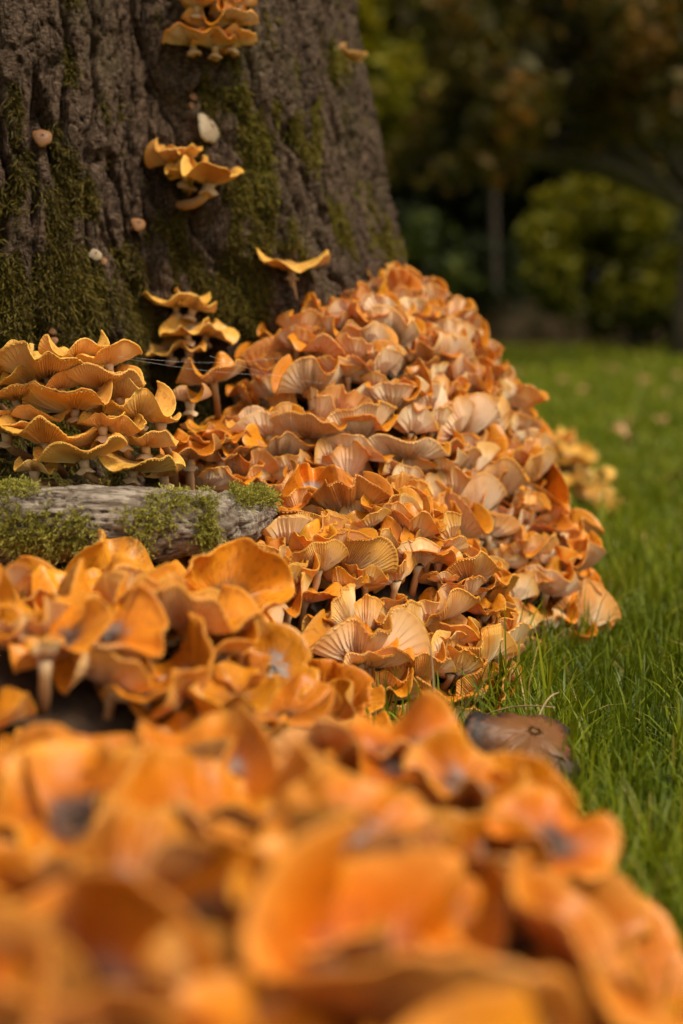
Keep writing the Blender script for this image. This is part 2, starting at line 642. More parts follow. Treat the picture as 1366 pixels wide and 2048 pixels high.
# ------------------------------------------------------------------ the tree trunk
MOSS_SPOTS = [(60, 330, .07, .8), (110, 420, .10, 1), (60, 560, .13, 1.1), (150, 620, .12, 1.1), (205, 500, .05, .8), (250, 650, .09, 1.1),
              (40, 660, .12, 1.2), (360, 60, .04, .7), (395, 130, .045, .9), (430, 200, .06, .9), (490, 270, .06, 1), (550, 340, .06, 1), (430, 420, .06, 1),
              (520, 430, .07, 1), (480, 520, .07, 1), (350, 520, .06, .9), (430, 620, .07, 1), (330, 720, .08, 1.2), (300, 800, .08, 1.2), (340, 870, .08, 1.2),
              (640, 90, .06, .7), (600, 220, .05, .7), (710, 330, .08, .7), (650, 430, .07, .8), (730, 470, .07, .7), (680, 180, .05, .6), (220, 60, .03, .6),
              (120, 140, .03, .6), (260, 330, .04, .5), (80, 760, .2, 1.2), (200, 780, .15, 1.2), (560, 120, .05, .8), (500, 60, .05, .8)]


def build_trunk():
    d = math.radians
    th = np.concatenate([np.linspace(d(-131), d(18), 620, endpoint=False), np.linspace(d(18), d(229), 110, endpoint=False)])
    z = np.concatenate([np.arange(-.06, .12, .02), np.arange(.12, 1.06, .0032), np.arange(1.06, 4.6, .05)])
    TH, Z = np.meshgrid(th, z)
    S = TH * .68
    R = trunk_r(TH, Z)
    wy = Z + .02 * perlin(S / .09, Z / .12, 3)
    ws = S + .020 * perlin(S / .10, Z / .16, 4) + .007 * perlin(S / .025, Z / .05, 9) + .04 * Z
    n1 = perlin(ws / .042, wy / .30, 11)
    n2 = perlin(ws / .050 + 7.3, wy / .21 + 3.1, 12)
    w2a, w2b, id2 = worley(ws / .017 + 9, wy / .028 + 4 + .6 * perlin(ws / .01, wy / .05, 6), 12)
    f0 = sstep(.015, .15, np.abs(n1)) * .75 + sstep(.015, .5, np.abs(n1)) * .25      # long narrow furrows
    f1 = sstep(.01, .12, np.abs(n2))
    f2 = sstep(.0, .13, w2b - w2a)                    # cross cracks
    H = .021 * f0 + .014 * f1 * (.3 + .7 * f0) + .0055 * f2 * f0 + .0034 * id2 + .0040 * fbm(ws / .022, wy / .03, 21, 3)
    H = H + .0055 * fbm(S / .011, Z / .0055, 31, 3) * (.3 + .7 * f0)
    H = H + .014 * fbm(S / .25, Z / .5, 41, 2)
    # moss mask
    X0, Y0 = TCX + R * np.cos(TH), TCY + R * np.sin(TH)
    moss = np.zeros_like(R)
    for (px, py, rad, st) in MOSS_SPOTS:
        p, n = trunk_hit(px, py)
        dd = (X0 - p.x) ** 2 + (Y0 - p.y) ** 2 + ((Z - p.z) / 1.3) ** 2
        moss = np.maximum(moss, st * np.exp(-dd / rad ** 2))
    nm = fbm(S / .05, Z / .12, 51, 4) * 1.2 + .45 * perlin(S / .016, Z / .07, 77)
    moss = sstep(.42, .80, moss * .95 + nm * 1.05 - .12 * f1 - .02)
    H = H * (1 - .25 * moss) + .004 * moss
    H = H + .0035 * moss * perlin(S / .008, Z / .008, 60)
    R2 = R + H - .012
    V = np.stack([TCX + R2 * np.cos(TH), TCY + R2 * np.sin(TH), Z], -1).reshape(-1, 3)
    q = grid_quads(len(z), len(th))
    top = len(V)
    V = np.vstack([V, [[TCX, TCY, z[-1]]]])
    base = (len(z) - 1) * len(th)
    k = np.arange(len(th))
    tr = np.stack([base + k, base + (k + 1) % len(th), np.full(len(th), top)], -1)
    mo = np.append(moss.ravel(), 0)
    root = link('tree', None, label='massive old tree trunk with furrowed bark and moss patches', category='tree')
    root.location = (TCX, TCY, 0)
    Vl = V - np.array([TCX, TCY, 0])
    me = mesh_np('trunk', Vl, q, tr, mats=[M_BARK], attrs={'moss': mo})
    link('trunk', me, root)
    # moss strands
    px, py, f = project(V)
    TH_ = np.append(TH.ravel(), 0); Z_ = np.append(Z.ravel(), 9)
    ok = (mo > .25) & (Z_ < 1.05) & (Z_ > .1) & (TH_ < d(18)) & (TH_ > d(-131))
    idx = np.nonzero(ok)[0]
    wgt = mo[idx] ** 1.5
    pick = rng.choice(idx, 68000, p=wgt / wgt.sum())
    p = Vl[pick] + rng.normal(0, .0012, (len(pick), 3))
    nrm = np.stack([np.cos(TH_[pick]), np.sin(TH_[pick]), np.zeros(len(pick))], -1)
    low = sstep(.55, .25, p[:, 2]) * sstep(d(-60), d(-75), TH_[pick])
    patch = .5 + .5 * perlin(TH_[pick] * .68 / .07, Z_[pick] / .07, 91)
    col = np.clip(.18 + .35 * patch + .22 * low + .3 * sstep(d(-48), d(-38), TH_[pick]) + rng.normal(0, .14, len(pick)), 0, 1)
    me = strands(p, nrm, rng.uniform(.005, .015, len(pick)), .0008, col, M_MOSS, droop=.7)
    o = link('moss', me, root, kind='stuff')
    return root


def strands(p, nrm, length, width, col, mat, droop=.5, spread=.75):
    n = len(p)
    dirv = nrm + rng.normal(0, spread, (n, 3))
    dirv /= np.linalg.norm(dirv, axis=1)[:, None]
    side = np.cross(dirv, rng.normal(0, 1, (n, 3)))
    side /= np.linalg.norm(side, axis=1)[:, None]
    L = length[:, None]
    mid = p + dirv * L * .55 + np.array([0, 0, -.10]) * L * droop
    tip = p + dirv * L * .95 + np.array([0, 0, -.45]) * L * droop + rng.normal(0, .12, (n, 3)) * L
    wv = side * width
    V = np.stack([p - wv * .6, p + wv * .6, mid + wv, mid - wv, tip], 1).reshape(-1, 3)
    b = np.arange(n)[:, None] * 5
    q = b + np.array([0, 1, 2, 3])
    t = b + np.array([3, 2, 4])
    return mesh_np('moss', V, q, t, mats=[mat], smooth=False, attrs={'rnd': np.repeat(col, 5)})


tree_root = build_trunk()


# ------------------------------------------------------------------ weathered mossy log
def log_material():
    m, nt, b, out = new_mat('weathered_wood')
    tc = nt.nodes.new('ShaderNodeTexCoord')
    mp = nt.nodes.new('ShaderNodeMapping')
    mp.inputs['Scale'].default_value = (.07, 1, 1)
    nt.links.new(tc.outputs['Object'], mp.inputs[0])
    n1 = noise(nt, mp.outputs[0], 210, 7, .78)
    n2 = noise(nt, tc.outputs['Object'], 30, 5, .6)
    c = ramp(nt, n1, [(.37, (.040, .026, .018)), (.43, (.19, .14, .10)), (.51, (.42, .34, .265)), (.61, (.62, .53, .44))])
    c = mix(nt, maprange(nt, n2, .50, .60, 0, .6), c, (.15, .10, .065))
    nt.links.new(c, b.inputs['Base Color'])
    b.inputs['Roughness'].default_value = .8
    bump(nt, b, n1, 1.0, .006)
    return m


def build_log():
    pts = [P(-140, 1060, 1.36), P(0, 1052, 1.35), P(120, 1048, 1.34), P(240, 1046, 1.33), P(350, 1048, 1.34), P(410, 1052, 1.36), P(455, 1048, 1.38), P(495, 1036, 1.42), P(525, 1022, 1.48)]
    rad = [.040, .038, .036, .034, .033, .033, .030, .022, .016]
    pts = np.array([list(p) for p in pts]); rad = np.array(rad)
    u = np.linspace(0, len(pts) - 1, 260)
    path = np.stack([np.interp(u, np.arange(len(pts)), pts[:, k]) for k in range(3)], -1)
    ker = np.hanning(33); ker /= ker.sum()
    for k in range(3):
        pad = np.pad(path[:, k], 16, mode='reflect', reflect_type='odd')
        path[:, k] = np.convolve(pad, ker, 'valid')
    rr = np.convolve(np.pad(np.interp(u, np.arange(len(rad)), rad), 16, mode='edge'), ker, 'valid')
    n = 120
    V, q, tr = tube(path, rr, n)
    ring = V[:260 * n].reshape(260, n, 3)
    c = path[:, None, :]
    ph = np.arange(n) / n * 2 * np.pi
    PH, U = np.meshgrid(ph, np.arange(260) * .0026)
    cx, cy = np.cos(PH) * 1.0, np.sin(PH) * 1.0
    cr = perlin(PH * 2.2 + perlin(U / .1, PH, 3), U / .16, 5)
    hgt = .0060 * (sstep(0, .06, np.abs(cr)) - 1) + .0075 * fbm(cx * 1.2 + 5, U / .06 + cy, 8, 4) + .0012 * perlin(PH * 9, U / .05, 15)
    # cross break near the bend and a lifting bark edge along the top
    hgt -= .006 * np.exp(-((U - .475 - .02 * perlin(PH * 1.5, U * 0, 4)) / .004) ** 2)
    dirs = (ring - c) / (np.linalg.norm(ring - c, axis=2)[..., None])
    ring = ring + dirs * hgt[..., None]
    V = np.vstack([ring.reshape(-1, 3), path[0], path[-1]])
    root = link('log', None, label='grey weathered log lying along the trunk foot with tufts of moss', category='log')
    o = path[130].copy()
    root.location = o
    link('wood', mesh_np('wood', V - o, q, tr, mats=[log_material()]), root)
    # moss cushions with leafy shoots
    P2 = ring.reshape(-1, 3); N2 = dirs.reshape(-1, 3)
    px, py, f = project(P2)
    dens = np.zeros(len(P2))
    for (bx, by, sx, sy, st) in [(40, 1050, 90, 40, 1.2), (150, 1050, 70, 30, .9), (290, 1040, 60, 26, 1.3), (340, 1005, 60, 14, 1.2), (270, 1075, 30, 30, 1.0), (410, 1055, 24, 38, 1.2),
                                 (400, 1010, 50, 10, .8), (505, 990, 45, 22, 1.3), (10, 985, 80, 16, 1.1), (-90, 1040, 80, 60, 1.3), (120, 1085, 90, 20, 1)]:
        dens = np.maximum(dens, st * np.exp(-((px - bx) / sx) ** 2 - ((py - by) / sy) ** 2))
    dens = np.where(N2[:, 1] > .35, np.maximum(dens, .5 * (perlin(P2[:, 0] / .05, P2[:, 2] / .03, 2) > .1)), dens)
    dens = sstep(.36, .70, dens + .35 * perlin(P2[:, 0] / .018, P2[:, 2] / .014, 71))
    pk = rng.choice(len(P2), 5200, p=dens / dens.sum())
    base = P2[pk] - o + rng.normal(0, .001, (len(pk), 3))
    nn = N2[pk] + rng.normal(0, .55, (len(pk), 3)) + np.array([0, 0, .05])
    nn /= np.linalg.norm(nn, axis=1)[:, None]
    Lg = rng.uniform(.008, .017, len(pk))
    pp, dd, ll, cc = [], [], [], []
    basecol = np.clip(.5 + .3 * perlin(base[:, 0] / .03, base[:, 2] / .03, 8) + rng.normal(0, .12, len(pk)), 0, 1)
    for k in range(9):           # small leaves along each shoot
        t = (k + .3) / 9.0
        pos = base + nn * (Lg * t)[:, None] + np.array([0, 0, -.25]) * (Lg * t * t)[:, None]
        pp.append(pos); dd.append(nn * .9 + rng.normal(0, .55, (len(pk), 3)))
        ll.append(Lg * (.42 - .2 * t)); cc.append(np.clip(basecol - .3 + .5 * t, 0, 1))
    me = strands(np.concatenate(pp), np.concatenate(dd), np.concatenate(ll), .00055, np.concatenate(cc), M_MOSSB, droop=.25, spread=.35)
    link('moss', me, root, kind='stuff')


build_log()


# ------------------------------------------------------------------ mushrooms
def cap_shape(seed, kind, ncol, ntop, ngill):
    """returns dict of part -> (V, quads, tris, pol, smooth); cap centre at the origin, axis +Z, unit cap radius about .036 m"""
    r_ = np.random.default_rng(seed)
    R0 = .038
    ph = np.arange(ncol) / ncol * 2 * np.pi
    d2r = np.pi / 180
    if kind == 'funnel':
        M, A, s = r_.uniform(44, 62), r_.uniform(1.2, 1.8), r_.uniform(.55, 1.0)
    elif kind == 'fan':
        M, A, s = r_.uniform(48, 64), r_.uniform(1.3, 1.8), r_.uniform(.45, .8)
    elif kind == 'flat':
        M, A, s = r_.uniform(6, 20), r_.uniform(1.0, 1.5), r_.uniform(1.0, 1.7)
    elif kind == 'dish':
        M, A, s = r_.uniform(24, 40), r_.uniform(1.1, 1.6), r_.uniform(.8, 1.3)
    elif kind == 'sag':
        M, A, s = -40, .75, 1.0
    else:                                             # convex button
        M, A, s = r_.uniform(-58, -42), .18, r_.uniform(1.0, 1.3)
    a0 = np.full(ncol, M, float)
    for k, amp in ((1, 9), (2, 17), (3, 19), (4, 15), (5, 12), (7, 8), (9, 5), (12, 3)):
        a0 += A * amp * r_.uniform(.3, 1.1) * np.cos(k * ph + r_.uniform(0, 6.28))
    if kind == 'fan':                                 # one side stands up like a shell, the other lies low
        a0 += 24 * np.cos(ph + r_.uniform(-.5, .5))
    a0 = np.where(a0 > 70, 70 + 30 * np.tanh((a0 - 70) / 40), a0)
    a0 = np.clip(a0, -62, 105)
    rm = np.ones(ncol)
    for k, amp in ((2, .10), (3, .07), (4, .05), (6, .035), (11, .015)):
        rm += amp * r_.uniform(.2, 1.1) * np.cos(k * ph + r_.uniform(0, 6.28))
    if r_.random() < .4 and kind != 'button':         # a split in the margin
        c = r_.uniform(0, 6.28)
        dd = np.abs((ph - c + np.pi) % (2 * np.pi) - np.pi)
        rm -= .22 * np.exp(-(dd / .10) ** 2)
    phw = ph + .10 * r_.uniform(.3, 1) * np.sin(2 * ph + r_.uniform(0, 6.28)) + .06 * np.sin(4 * ph + r_.uniform(0, 6.28))
    lip = r_.uniform(-38, 30) if kind != 'button' else -25
    cen = r_.uniform(-4, 22) if kind not in ('button', 'sag') else 0

    def surf(ts):
        """positions and (r,z) normals for increasing ts in [0,1]"""
        fine = np.linspace(0, 1, 81)
        al = a0[None, :] * (fine[:, None] ** s)
        al = al + cen * np.exp(-((fine[:, None] - .22) / .14) ** 2) + lip * sstep(.80, 1.0, fine)[:, None]
        al = np.clip(al, -95, 125) * d2r
        dr = np.cos(al); dz = np.sin(al)
        r = np.vstack([np.zeros(ncol), np.cumsum((dr[1:] + dr[:-1]) / 2, 0) / 80])
        z = np.vstack([np.zeros(ncol), np.cumsum((dz[1:] + dz[:-1]) / 2, 0) / 80])
        out_r = np.empty((len(ts), ncol)); out_z = out_r.copy(); out_a = out_r.copy()
        fi = np.asarray(ts) * 80
        lo = np.minimum(fi.astype(int), 79); fr = (fi - lo)[:, None]
        for o, a in ((out_r, r), (out_z, z), (out_a, al)):
            o[:] = a[lo] * (1 - fr) + a[lo + 1] * fr
        # smooth the strongly different columns near the centre
        sc = R0 * (1 + (rm - 1)[None, :] * sstep(.2, 1, np.asarray(ts))[:, None])
        pw = ph[None, :] + (phw - ph)[None, :] * sstep(.2, 1, np.asarray(ts))[:, None]
        er = np.stack([np.cos(pw), np.sin(pw)], -1)
        p = np.concatenate([er * (out_r * sc)[..., None], (out_z * sc)[..., None]], -1)
        n = np.concatenate([er * (-np.sin(out_a))[..., None], np.cos(out_a)[..., None]], -1)
        return p, n, er

    tt = np.linspace(0, 1, ntop + 1)[1:] ** .85
    p, n, er = surf(tt)
    bumps = .0007 * np.random.default_rng(seed + 5).normal(0, 1, p.shape[:2]) * .4
    p = p + n * bumps[..., None]
    # rim roll
    th_rim = .0014
    tang = np.stack([n[-1][:, 2], n[-1][:, 2], np.zeros(ncol)], -1)
    out = np.concatenate([er[-1] * n[-1][:, 2:3], -(n[-1][:, :2] * er[-1]).sum(1)[:, None]], -1)
    rim1 = p[-1] - n[-1] * th_rim * .45 + out * .0006
    rim2 = p[-1] - n[-1] * th_rim - out * .0004
    V = np.concatenate([p.reshape(-1, 3), rim1, rim2, [[0, 0, 0]]])
    nr = ntop + 2
    q = grid_quads(nr, ncol)
    k = np.arange(ncol)
    ctr = nr * ncol
    tr = np.stack([np.full(ncol, ctr), k, (k + 1) % ncol], -1)
    q = q[:, ::-1] * 1
    q = q[:, ::-1]
    pol = np.concatenate([np.stack([np.tile(np.cos(ph), nr), np.tile(np.sin(ph), nr), np.repeat(np.append(tt, [1.02, 1.0]), ncol)], -1), [[0, 0, 0]]])
    cap = (V, q, tr, pol, True)
    # gills: ridge and valley columns
    tg = np.append(np.append(np.linspace(.16, .93, ngill - 2), .988), 1.0)
    p, n, er = surf(tg)
    flesh = .0012 + .0030 * (1 - tg) ** 1.2
    g = .0020 * np.sin(np.clip(tg, 0, 1) ** .8 * np.pi * .93 + .18) ** .8
    g = np.where(tg >= .999, .0004, np.where(tg > .95, .0013, g))
    odd = (np.arange(ncol) % 2)
    var = 1 + .25 * r_.normal(0, 1, ncol)
    short = np.where(np.arange(ncol) % 4 == 3, sstep(.35, .6, tg)[:, None], np.ones((len(tg), 1)))
    dep = flesh[:, None] + g[:, None] * odd[None, :] * np.clip(var, .5, 1.5)[None, :] * short
    pg = p - n * dep[..., None]
    Vg = pg.reshape(-1, 3)
    qg = grid_quads(ngill, ncol)[:, ::-1]
    polg = np.stack([np.tile(np.cos(ph), ngill), np.tile(np.sin(ph), ngill), np.repeat(tg, ncol)], -1)
    gills = (Vg, qg, np.zeros((0, 3), int), polg, False)
    return {'cap': cap, 'gills': gills}


def stem_shape(p0, p1, r0, r1, d0=None, d1=None, n=10, m=8, seed=0):
    p0, p1 = np.array(p0, float), np.array(p1, float)
    L = np.linalg.norm(p1 - p0)
    d0 = (p1 - p0) / L if d0 is None else np.array(d0, float)
    d1 = np.array([0, 0, 1.]) if d1 is None else np.array(d1, float)
    u = np.linspace(0, 1, m)[:, None]
    b1, b2 = p0 + d0 * L * .38, p1 - d1 * L * .38
    path = (1 - u) ** 3 * p0 + 3 * (1 - u) ** 2 * u * b1 + 3 * (1 - u) * u * u * b2 + u ** 3 * p1
    uu = u[:, 0]
    rad = r0 + (r1 - r0) * uu + .55 * r1 * sstep(.82, 1, uu) + .0012 * np.random.default_rng(seed).normal(0, .25, m)
    V, q, tr = tube(path, rad, n)
    ph = np.arange(n) / n * 2 * np.pi
    pol = np.concatenate([np.stack([np.tile(np.cos(ph), m), np.tile(np.sin(ph), m), np.repeat(uu, n)], -1), [[1, 0, 0], [1, 0, 1]]])
    return V, q, tr, pol, True


def ring_shape(rad=.0085, n=20, seed=0):
    r_ = np.random.default_rng(seed)
    ph = np.arange(n) / n * 2 * np.pi
    wv = .0012 * np.cos(3 * ph + r_.uniform(0, 6)) + .0008 * np.cos(5 * ph + r_.uniform(0, 6))
    rows = []
    for rr, zz in ((.0045, .002), (.0065, .0), (rad, -.0022), (rad + .0006, -.003), (rad - .0012, -.0042), (.0055, -.003)):
        k = (rr - .0045) / (rad - .0045)
        rows.append(np.stack([np.cos(ph) * rr * (1 + .12 * np.cos(2 * ph) * k), np.sin(ph) * rr, zz + wv * k], -1))
    V = np.concatenate(rows)
    pol = np.stack([np.tile(np.cos(ph), 6), np.tile(np.sin(ph), 6), np.full(6 * n, .95)], -1)
    return V, grid_quads(6, n)[:, ::-1], np.zeros((0, 3), int), pol, True


def to_mesh(name, part, mat):
    V, q, tr, pol, sm = part
    return mesh_np(name, V, q, tr, mats=[mat], smooth=sm, attrs={'pol': pol})


VAR_KINDS = ['funnel'] * 9 + ['fan'] * 8 + ['dish'] * 6 + ['flat'] * 4
N_VAR = len(VAR_KINDS)
HI = [cap_shape(100 + i, k, 176, 14, 11) for i, k in enumerate(VAR_KINDS)]
LO = [cap_shape(100 + i, k, 60, 5, 5) for i, k in enumerate(VAR_KINDS)]
BTN = [cap_shape(300 + i, 'button', 64, 12, 5) for i in range(3)]
CAPM = [(to_mesh('cap', v['cap'], M_CAP), to_mesh('gills', v['gills'], M_GILL), M_CAP, M_GILL) for v in HI]
CAPMB = [(a, b, M_CAP, M_GILLB) for a, b, _, _ in CAPM]
CAPMF = [(a, b, M_CAPF, M_GILLF) for a, b, _, _ in CAPM]
CAPMG = [(a, b, M_CAPG, M_GILLY) for a, b, _, _ in CAPM]
CAPMY = [(a, b, M_CAPY, M_GILLY) for a, b, _, _ in CAPM]
BTNM = [(to_mesh('cap', v['cap'], M_CAPT), to_mesh('gills', v['gills'], M_GILL), M_CAPT, M_GILL) for v in BTN]
BTNW = [(a, b, M_CAPW, M_GILL) for a, b, _, _ in BTNM]
RINGS = [to_mesh('ring', ring_shape(seed=i), M_STEM) for i in range(3)]
# stems of the heap mushrooms: base at origin, leaning out to +X, cap centre at (lx, 0, lz)
STEMDEF = [(.014, .034), (.022, .028), (.010, .040), (.028, .024), (.016, .046)]
STEMS = [stem_shape((0, 0, 0), (lx, 0, lz - .002), .0046, .0040, d0=(lx, 0, lz * .6) / np.hypot(lx, lz * .6), n=10, seed=i) for i, (lx, lz) in enumerate(STEMDEF)]
STEMSL = [stem_shape((0, 0, 0), (lx, 0, lz - .002), .0046, .0040, n=6, m=5, seed=i) for i, (lx, lz) in enumerate(STEMDEF)]
STEMM = [to_mesh('stem', s, M_STEM) for s in STEMS]


def heap_sites(key, spacing, region=None, seed=0):
    """Poisson-spread sites on the surface of one heap"""
    r_ = np.random.default_rng(seed)
    ds = DOMES[key]
    x0 = min(d[0] - d[2] for d in ds); x1 = max(d[0] + d[2] for d in ds)
    y0 = min(d[1] - d[3] for d in ds); y1 = max(d[1] + d[3] for d in ds)
    hmax = max(d[4] for d in ds)
    n = 160000
    x = r_.uniform(x0, x1, n); y = r_.uniform(y0, y1, n)
    def own(x, y):
        z = np.zeros_like(x)
        for d in ds:
            z = np.maximum(z, dome(x, y, d))
        return z
    z = own(x, y); tz = terrain(x, y)
    e = .004
    gx = (own(x + e, y) - own(x - e, y)) / (2 * e); gy = (own(x, y + e) - own(x, y - e)) / (2 * e)
    sl = np.hypot(gx, gy)
    wgt = np.sqrt(1 + np.minimum(sl, 6) ** 2)
    keep = (z > .004) & (z >= tz - .012) & (r_.random(n) < wgt / 6.1)
    # clear of the trunk
    th = np.arctan2(y - TCY, x - TCX)
    keep &= (np.hypot(x - TCX, y - TCY) > trunk_r(th, z) + .005) & ((y < 2.3) | (x > .12))
    if region is not None:
        keep &= region(x, y, z)
    pts = np.stack([x, y, z], -1)[keep]; g = np.stack([gx, gy], -1)[keep]
    out = []; cell = {}
    for p, gg in zip(pts, g):
        sp = spacing * (1 + .25 * math.sin(p[0] * 41 + p[1] * 57 + p[2] * 33))
        c = tuple((p // spacing).astype(int))
        bad = False
        for a in (-2, -1, 0, 1, 2):
            for b in (-2, -1, 0, 1, 2):
                for d_ in (-2, -1, 0, 1, 2):
                    for o in cell.get((c[0] + a, c[1] + b, c[2] + d_), ()):
                        if (p[0] - o[0]) ** 2 + (p[1] - o[1]) ** 2 + (p[2] - o[2]) ** 2 < sp * sp:
                            bad = True; break
                    if bad: break
                if bad: break
            if bad: break
        if not bad:
            cell.setdefault(c, []).append(p)
            out.append((p, gg))
    return out


def rot_to(axis, yaw):
    q = Vector((0, 0, 1)).rotation_difference(Vector(axis).normalized())
    return (q @ Quaternion((0, 0, 1), yaw)).to_matrix()


HEAPS = {
    # key: (spacing, cap scale range, label, group, variant weights)
    'F': (.041, (1.05, 1.65), 'broad orange mushroom in the low heap spread farthest out from the trunk', 'mushrooms in the low outlying heap'),
    'D': (.035, (.9, 1.38), 'wavy orange mushroom in the heap just outside the mossy log', 'mushrooms in the heap outside the log'),
    'B': (.0230, (.64, 1.18), 'small frilly orange mushroom with tan gills packed in the heap at the log end', 'mushrooms in the heap at the log end'),
    'A': (.0248, (.62, 1.15), 'upturned orange mushroom in the tall heap climbing against the trunk', 'mushrooms in the tall heap'),
    'G': (.050, (.95, 1.30), 'yellow-orange mushroom in the little tuft behind the tall heap', 'mushrooms in the little tuft behind'),
}
HEAPNAME = {'F': 'the low outlying heap', 'D': 'the heap outside the mossy log', 'B': 'the small heap at the log end', 'A': 'the tall heap against the trunk'}
specs = []
for hi, (key, (sp, srange, label, group)) in enumerate(HEAPS.items()):
    r_ = np.random.default_rng(50 + hi)
    for (p, g) in heap_sites(key, sp, seed=20 + hi):
        out = -np.array(g)
        ln = np.hypot(*out)
        az = math.atan2(out[1], out[0]) if ln > .15 else r_.uniform(0, 6.28)
        az += r_.normal(0, .35)
        steep = min(ln / 2.0, 1)
        if key == 'F' and p[1] < .85:                    # these open towards the free side of the heap
            az = r_.normal(-1.5, .8)
        if key in ('F',):
            kinds = r_.choice(['funnel', 'fan', 'dish', 'flat'], p=[.40, .12, .38, .10])
        elif key == 'D':
            kinds = r_.choice(['funnel', 'fan', 'dish', 'flat'], p=[.25, .15, .40, .20])
        elif key == 'G':
            kinds = r_.choice(['dish', 'flat'], p=[.5, .5])
        else:
            kinds = r_.choice(['funnel', 'fan', 'dish', 'flat'], p=[.36, .36, .21, .07])
        vi = int(r_.choice([i for i, k in enumerate(VAR_KINDS) if k == kinds]))
        si = int(r_.choice([1, 3] if steep > .6 else [0, 2, 4]))
        s = r_.uniform(*srange) * math.exp(r_.normal(0, .16))
        if r_.random() < .12:
            s *= .62
        s_st = r_.uniform(.75, 1.1)
        # cap axis: mostly upright, a touch outward on slopes
        tilt_out = r_.normal({'A': -.30, 'B': -.22, 'F': .50, 'D': .05, 'G': .05}[key] * (.4 + .6 * steep), .22)
        tilt_side = r_.normal(0, .34 if key in 'FD' else .24)
        yaw = r_.uniform(0, 6.28) if kinds != 'fan' else r_.normal(0, .6)
        zone = None
        if key == 'F':
            zone = 'on the lawn side of' if p[0] > .05 else ('on the far rim, towards the log, of' if p[1] > .74 else ('in the middle of' if p[1] > .58 else 'at the outermost end of'))
        elif key == 'D':
            zone = 'next to the log in' if p[1] > 1.12 else ('at the lawn end of' if p[0] > -.13 else ('on top of' if p[2] > .13 else 'at the foot of'))
        elif key == 'B':
            zone = 'on top of' if p[2] > .13 else ('on the lawn side of' if p[0] > .06 else ('low on' if p[2] < .07 else 'halfway up'))
        elif key == 'A':
            zone = 'near the top of' if p[2] > .33 else ('on the lawn side of' if p[0] > .17 else ('close to the trunk furrow in' if p[0] < -.07 else ('low on' if p[2] < .16 else 'halfway up')))
        look = {'funnel': 'funnel-shaped', 'fan': 'fan-shaped', 'dish': 'wavy dish-shaped', 'flat': 'broad flat'}[str(kinds)]
        if zone:
            label = f'{look} orange mushroom {zone} {HEAPNAME[key]}'
            group = label
        specs.append(dict(key=key, p=p - np.array([0, 0, .006 + (r_.uniform(-.018, .034) if key == 'F' else (r_.uniform(-.006, .014) if key == 'D' else 0))]), az=az, vi=vi, si=si, s=s, ss=s_st, to=tilt_out, ts=tilt_side, yaw=yaw,
                          an=r_.uniform(.82, 1.2), label=label, group=group, rnd=r_.random()))

# which ones show largest
for s in specs:
    lx, lz = STEMDEF[s['si']]
    c = s['p'] + s['ss'] * np.array([math.cos(s['az']) * lx, math.sin(s['az']) * lx, lz])
    s['c'] = c
C_ = np.array([s['c'] for s in specs])
pxs, pys, fs = project(C_)
for s, a, b_, f in zip(specs, pxs, pys, fs):
    s['size'] = s['s'] / f
    s['vis'] = (-120 < a < 1486) and (-100 < b_ < 2230)
    # hidden behind the heap itself: march towards the camera
    u = np.linspace(.02, .5, 60)[:, None]
    v = np.array([0, 0, CAM_Z]) - s['c']
    q = s['c'] + np.array([0, 0, .015]) + v * u
    th = np.arctan2(q[:, 1] - TCY, q[:, 0] - TCX)
    blk = (terrain(q[:, 0], q[:, 1]) > q[:, 2] + .02) | (np.hypot(q[:, 0] - TCX, q[:, 1] - TCY) < trunk_r(th, q[:, 2]) - .02)
    s['hid'] = bool(blk.any())
cand = [s for s in specs if s['vis'] and not s['hid']]
cand.sort(key=lambda s: -s['size'])
print('SITES', {k: sum(s['key'] == k for s in specs) for k in HEAPS}, 'visible', {k: sum(s['key'] == k for s in cand) for k in HEAPS})
N_OBJ = 240
chosen = [s for s in cand if s['key'] == 'G'] + [s for s in cand if s['key'] != 'G']
chosen = chosen[:N_OBJ]
chosen_id = {id(s) for s in chosen}


def cap_matrix(s):
    wide = 1.22 if s['key'] in 'AB' else 1.0
    M = Matrix.Rotation(s['ts'], 4, 'X') @ Matrix.Rotation(s['to'], 4, 'Y') @ Matrix.Diagonal((s['s'] * s['an'] / wide, s['s'] / s['an'] ** .5 * wide, s['s'], 1)) @ Matrix.Rotation(s['yaw'], 4, 'Z')

    lx, lz = STEMDEF[s['si']]
    return Matrix.Translation((lx * s['ss'], 0, lz * s['ss'])) @ M


for s in chosen:
    root = link('honey_mushroom', None, label=s['label'], category='mushroom', group=s['group'])
    root.empty_display_size = .02
    root.location = s['p']
    root.rotation_euler = (0, 0, s['az'])
    cm, gm, cmat, gmat = {'G': CAPMG, 'F': CAPMF, 'B': CAPMB, 'D': CAPMB}.get(s['key'], CAPM)[s['vi']]
    cap = dress(link('cap', cm, root), cmat)
    cap.matrix_local = cap_matrix(s)
    dress(link('gills', gm, cap), gmat)
    st = link('stem', STEMM[s['si']], root)
    st.scale = (s['ss'],) * 3

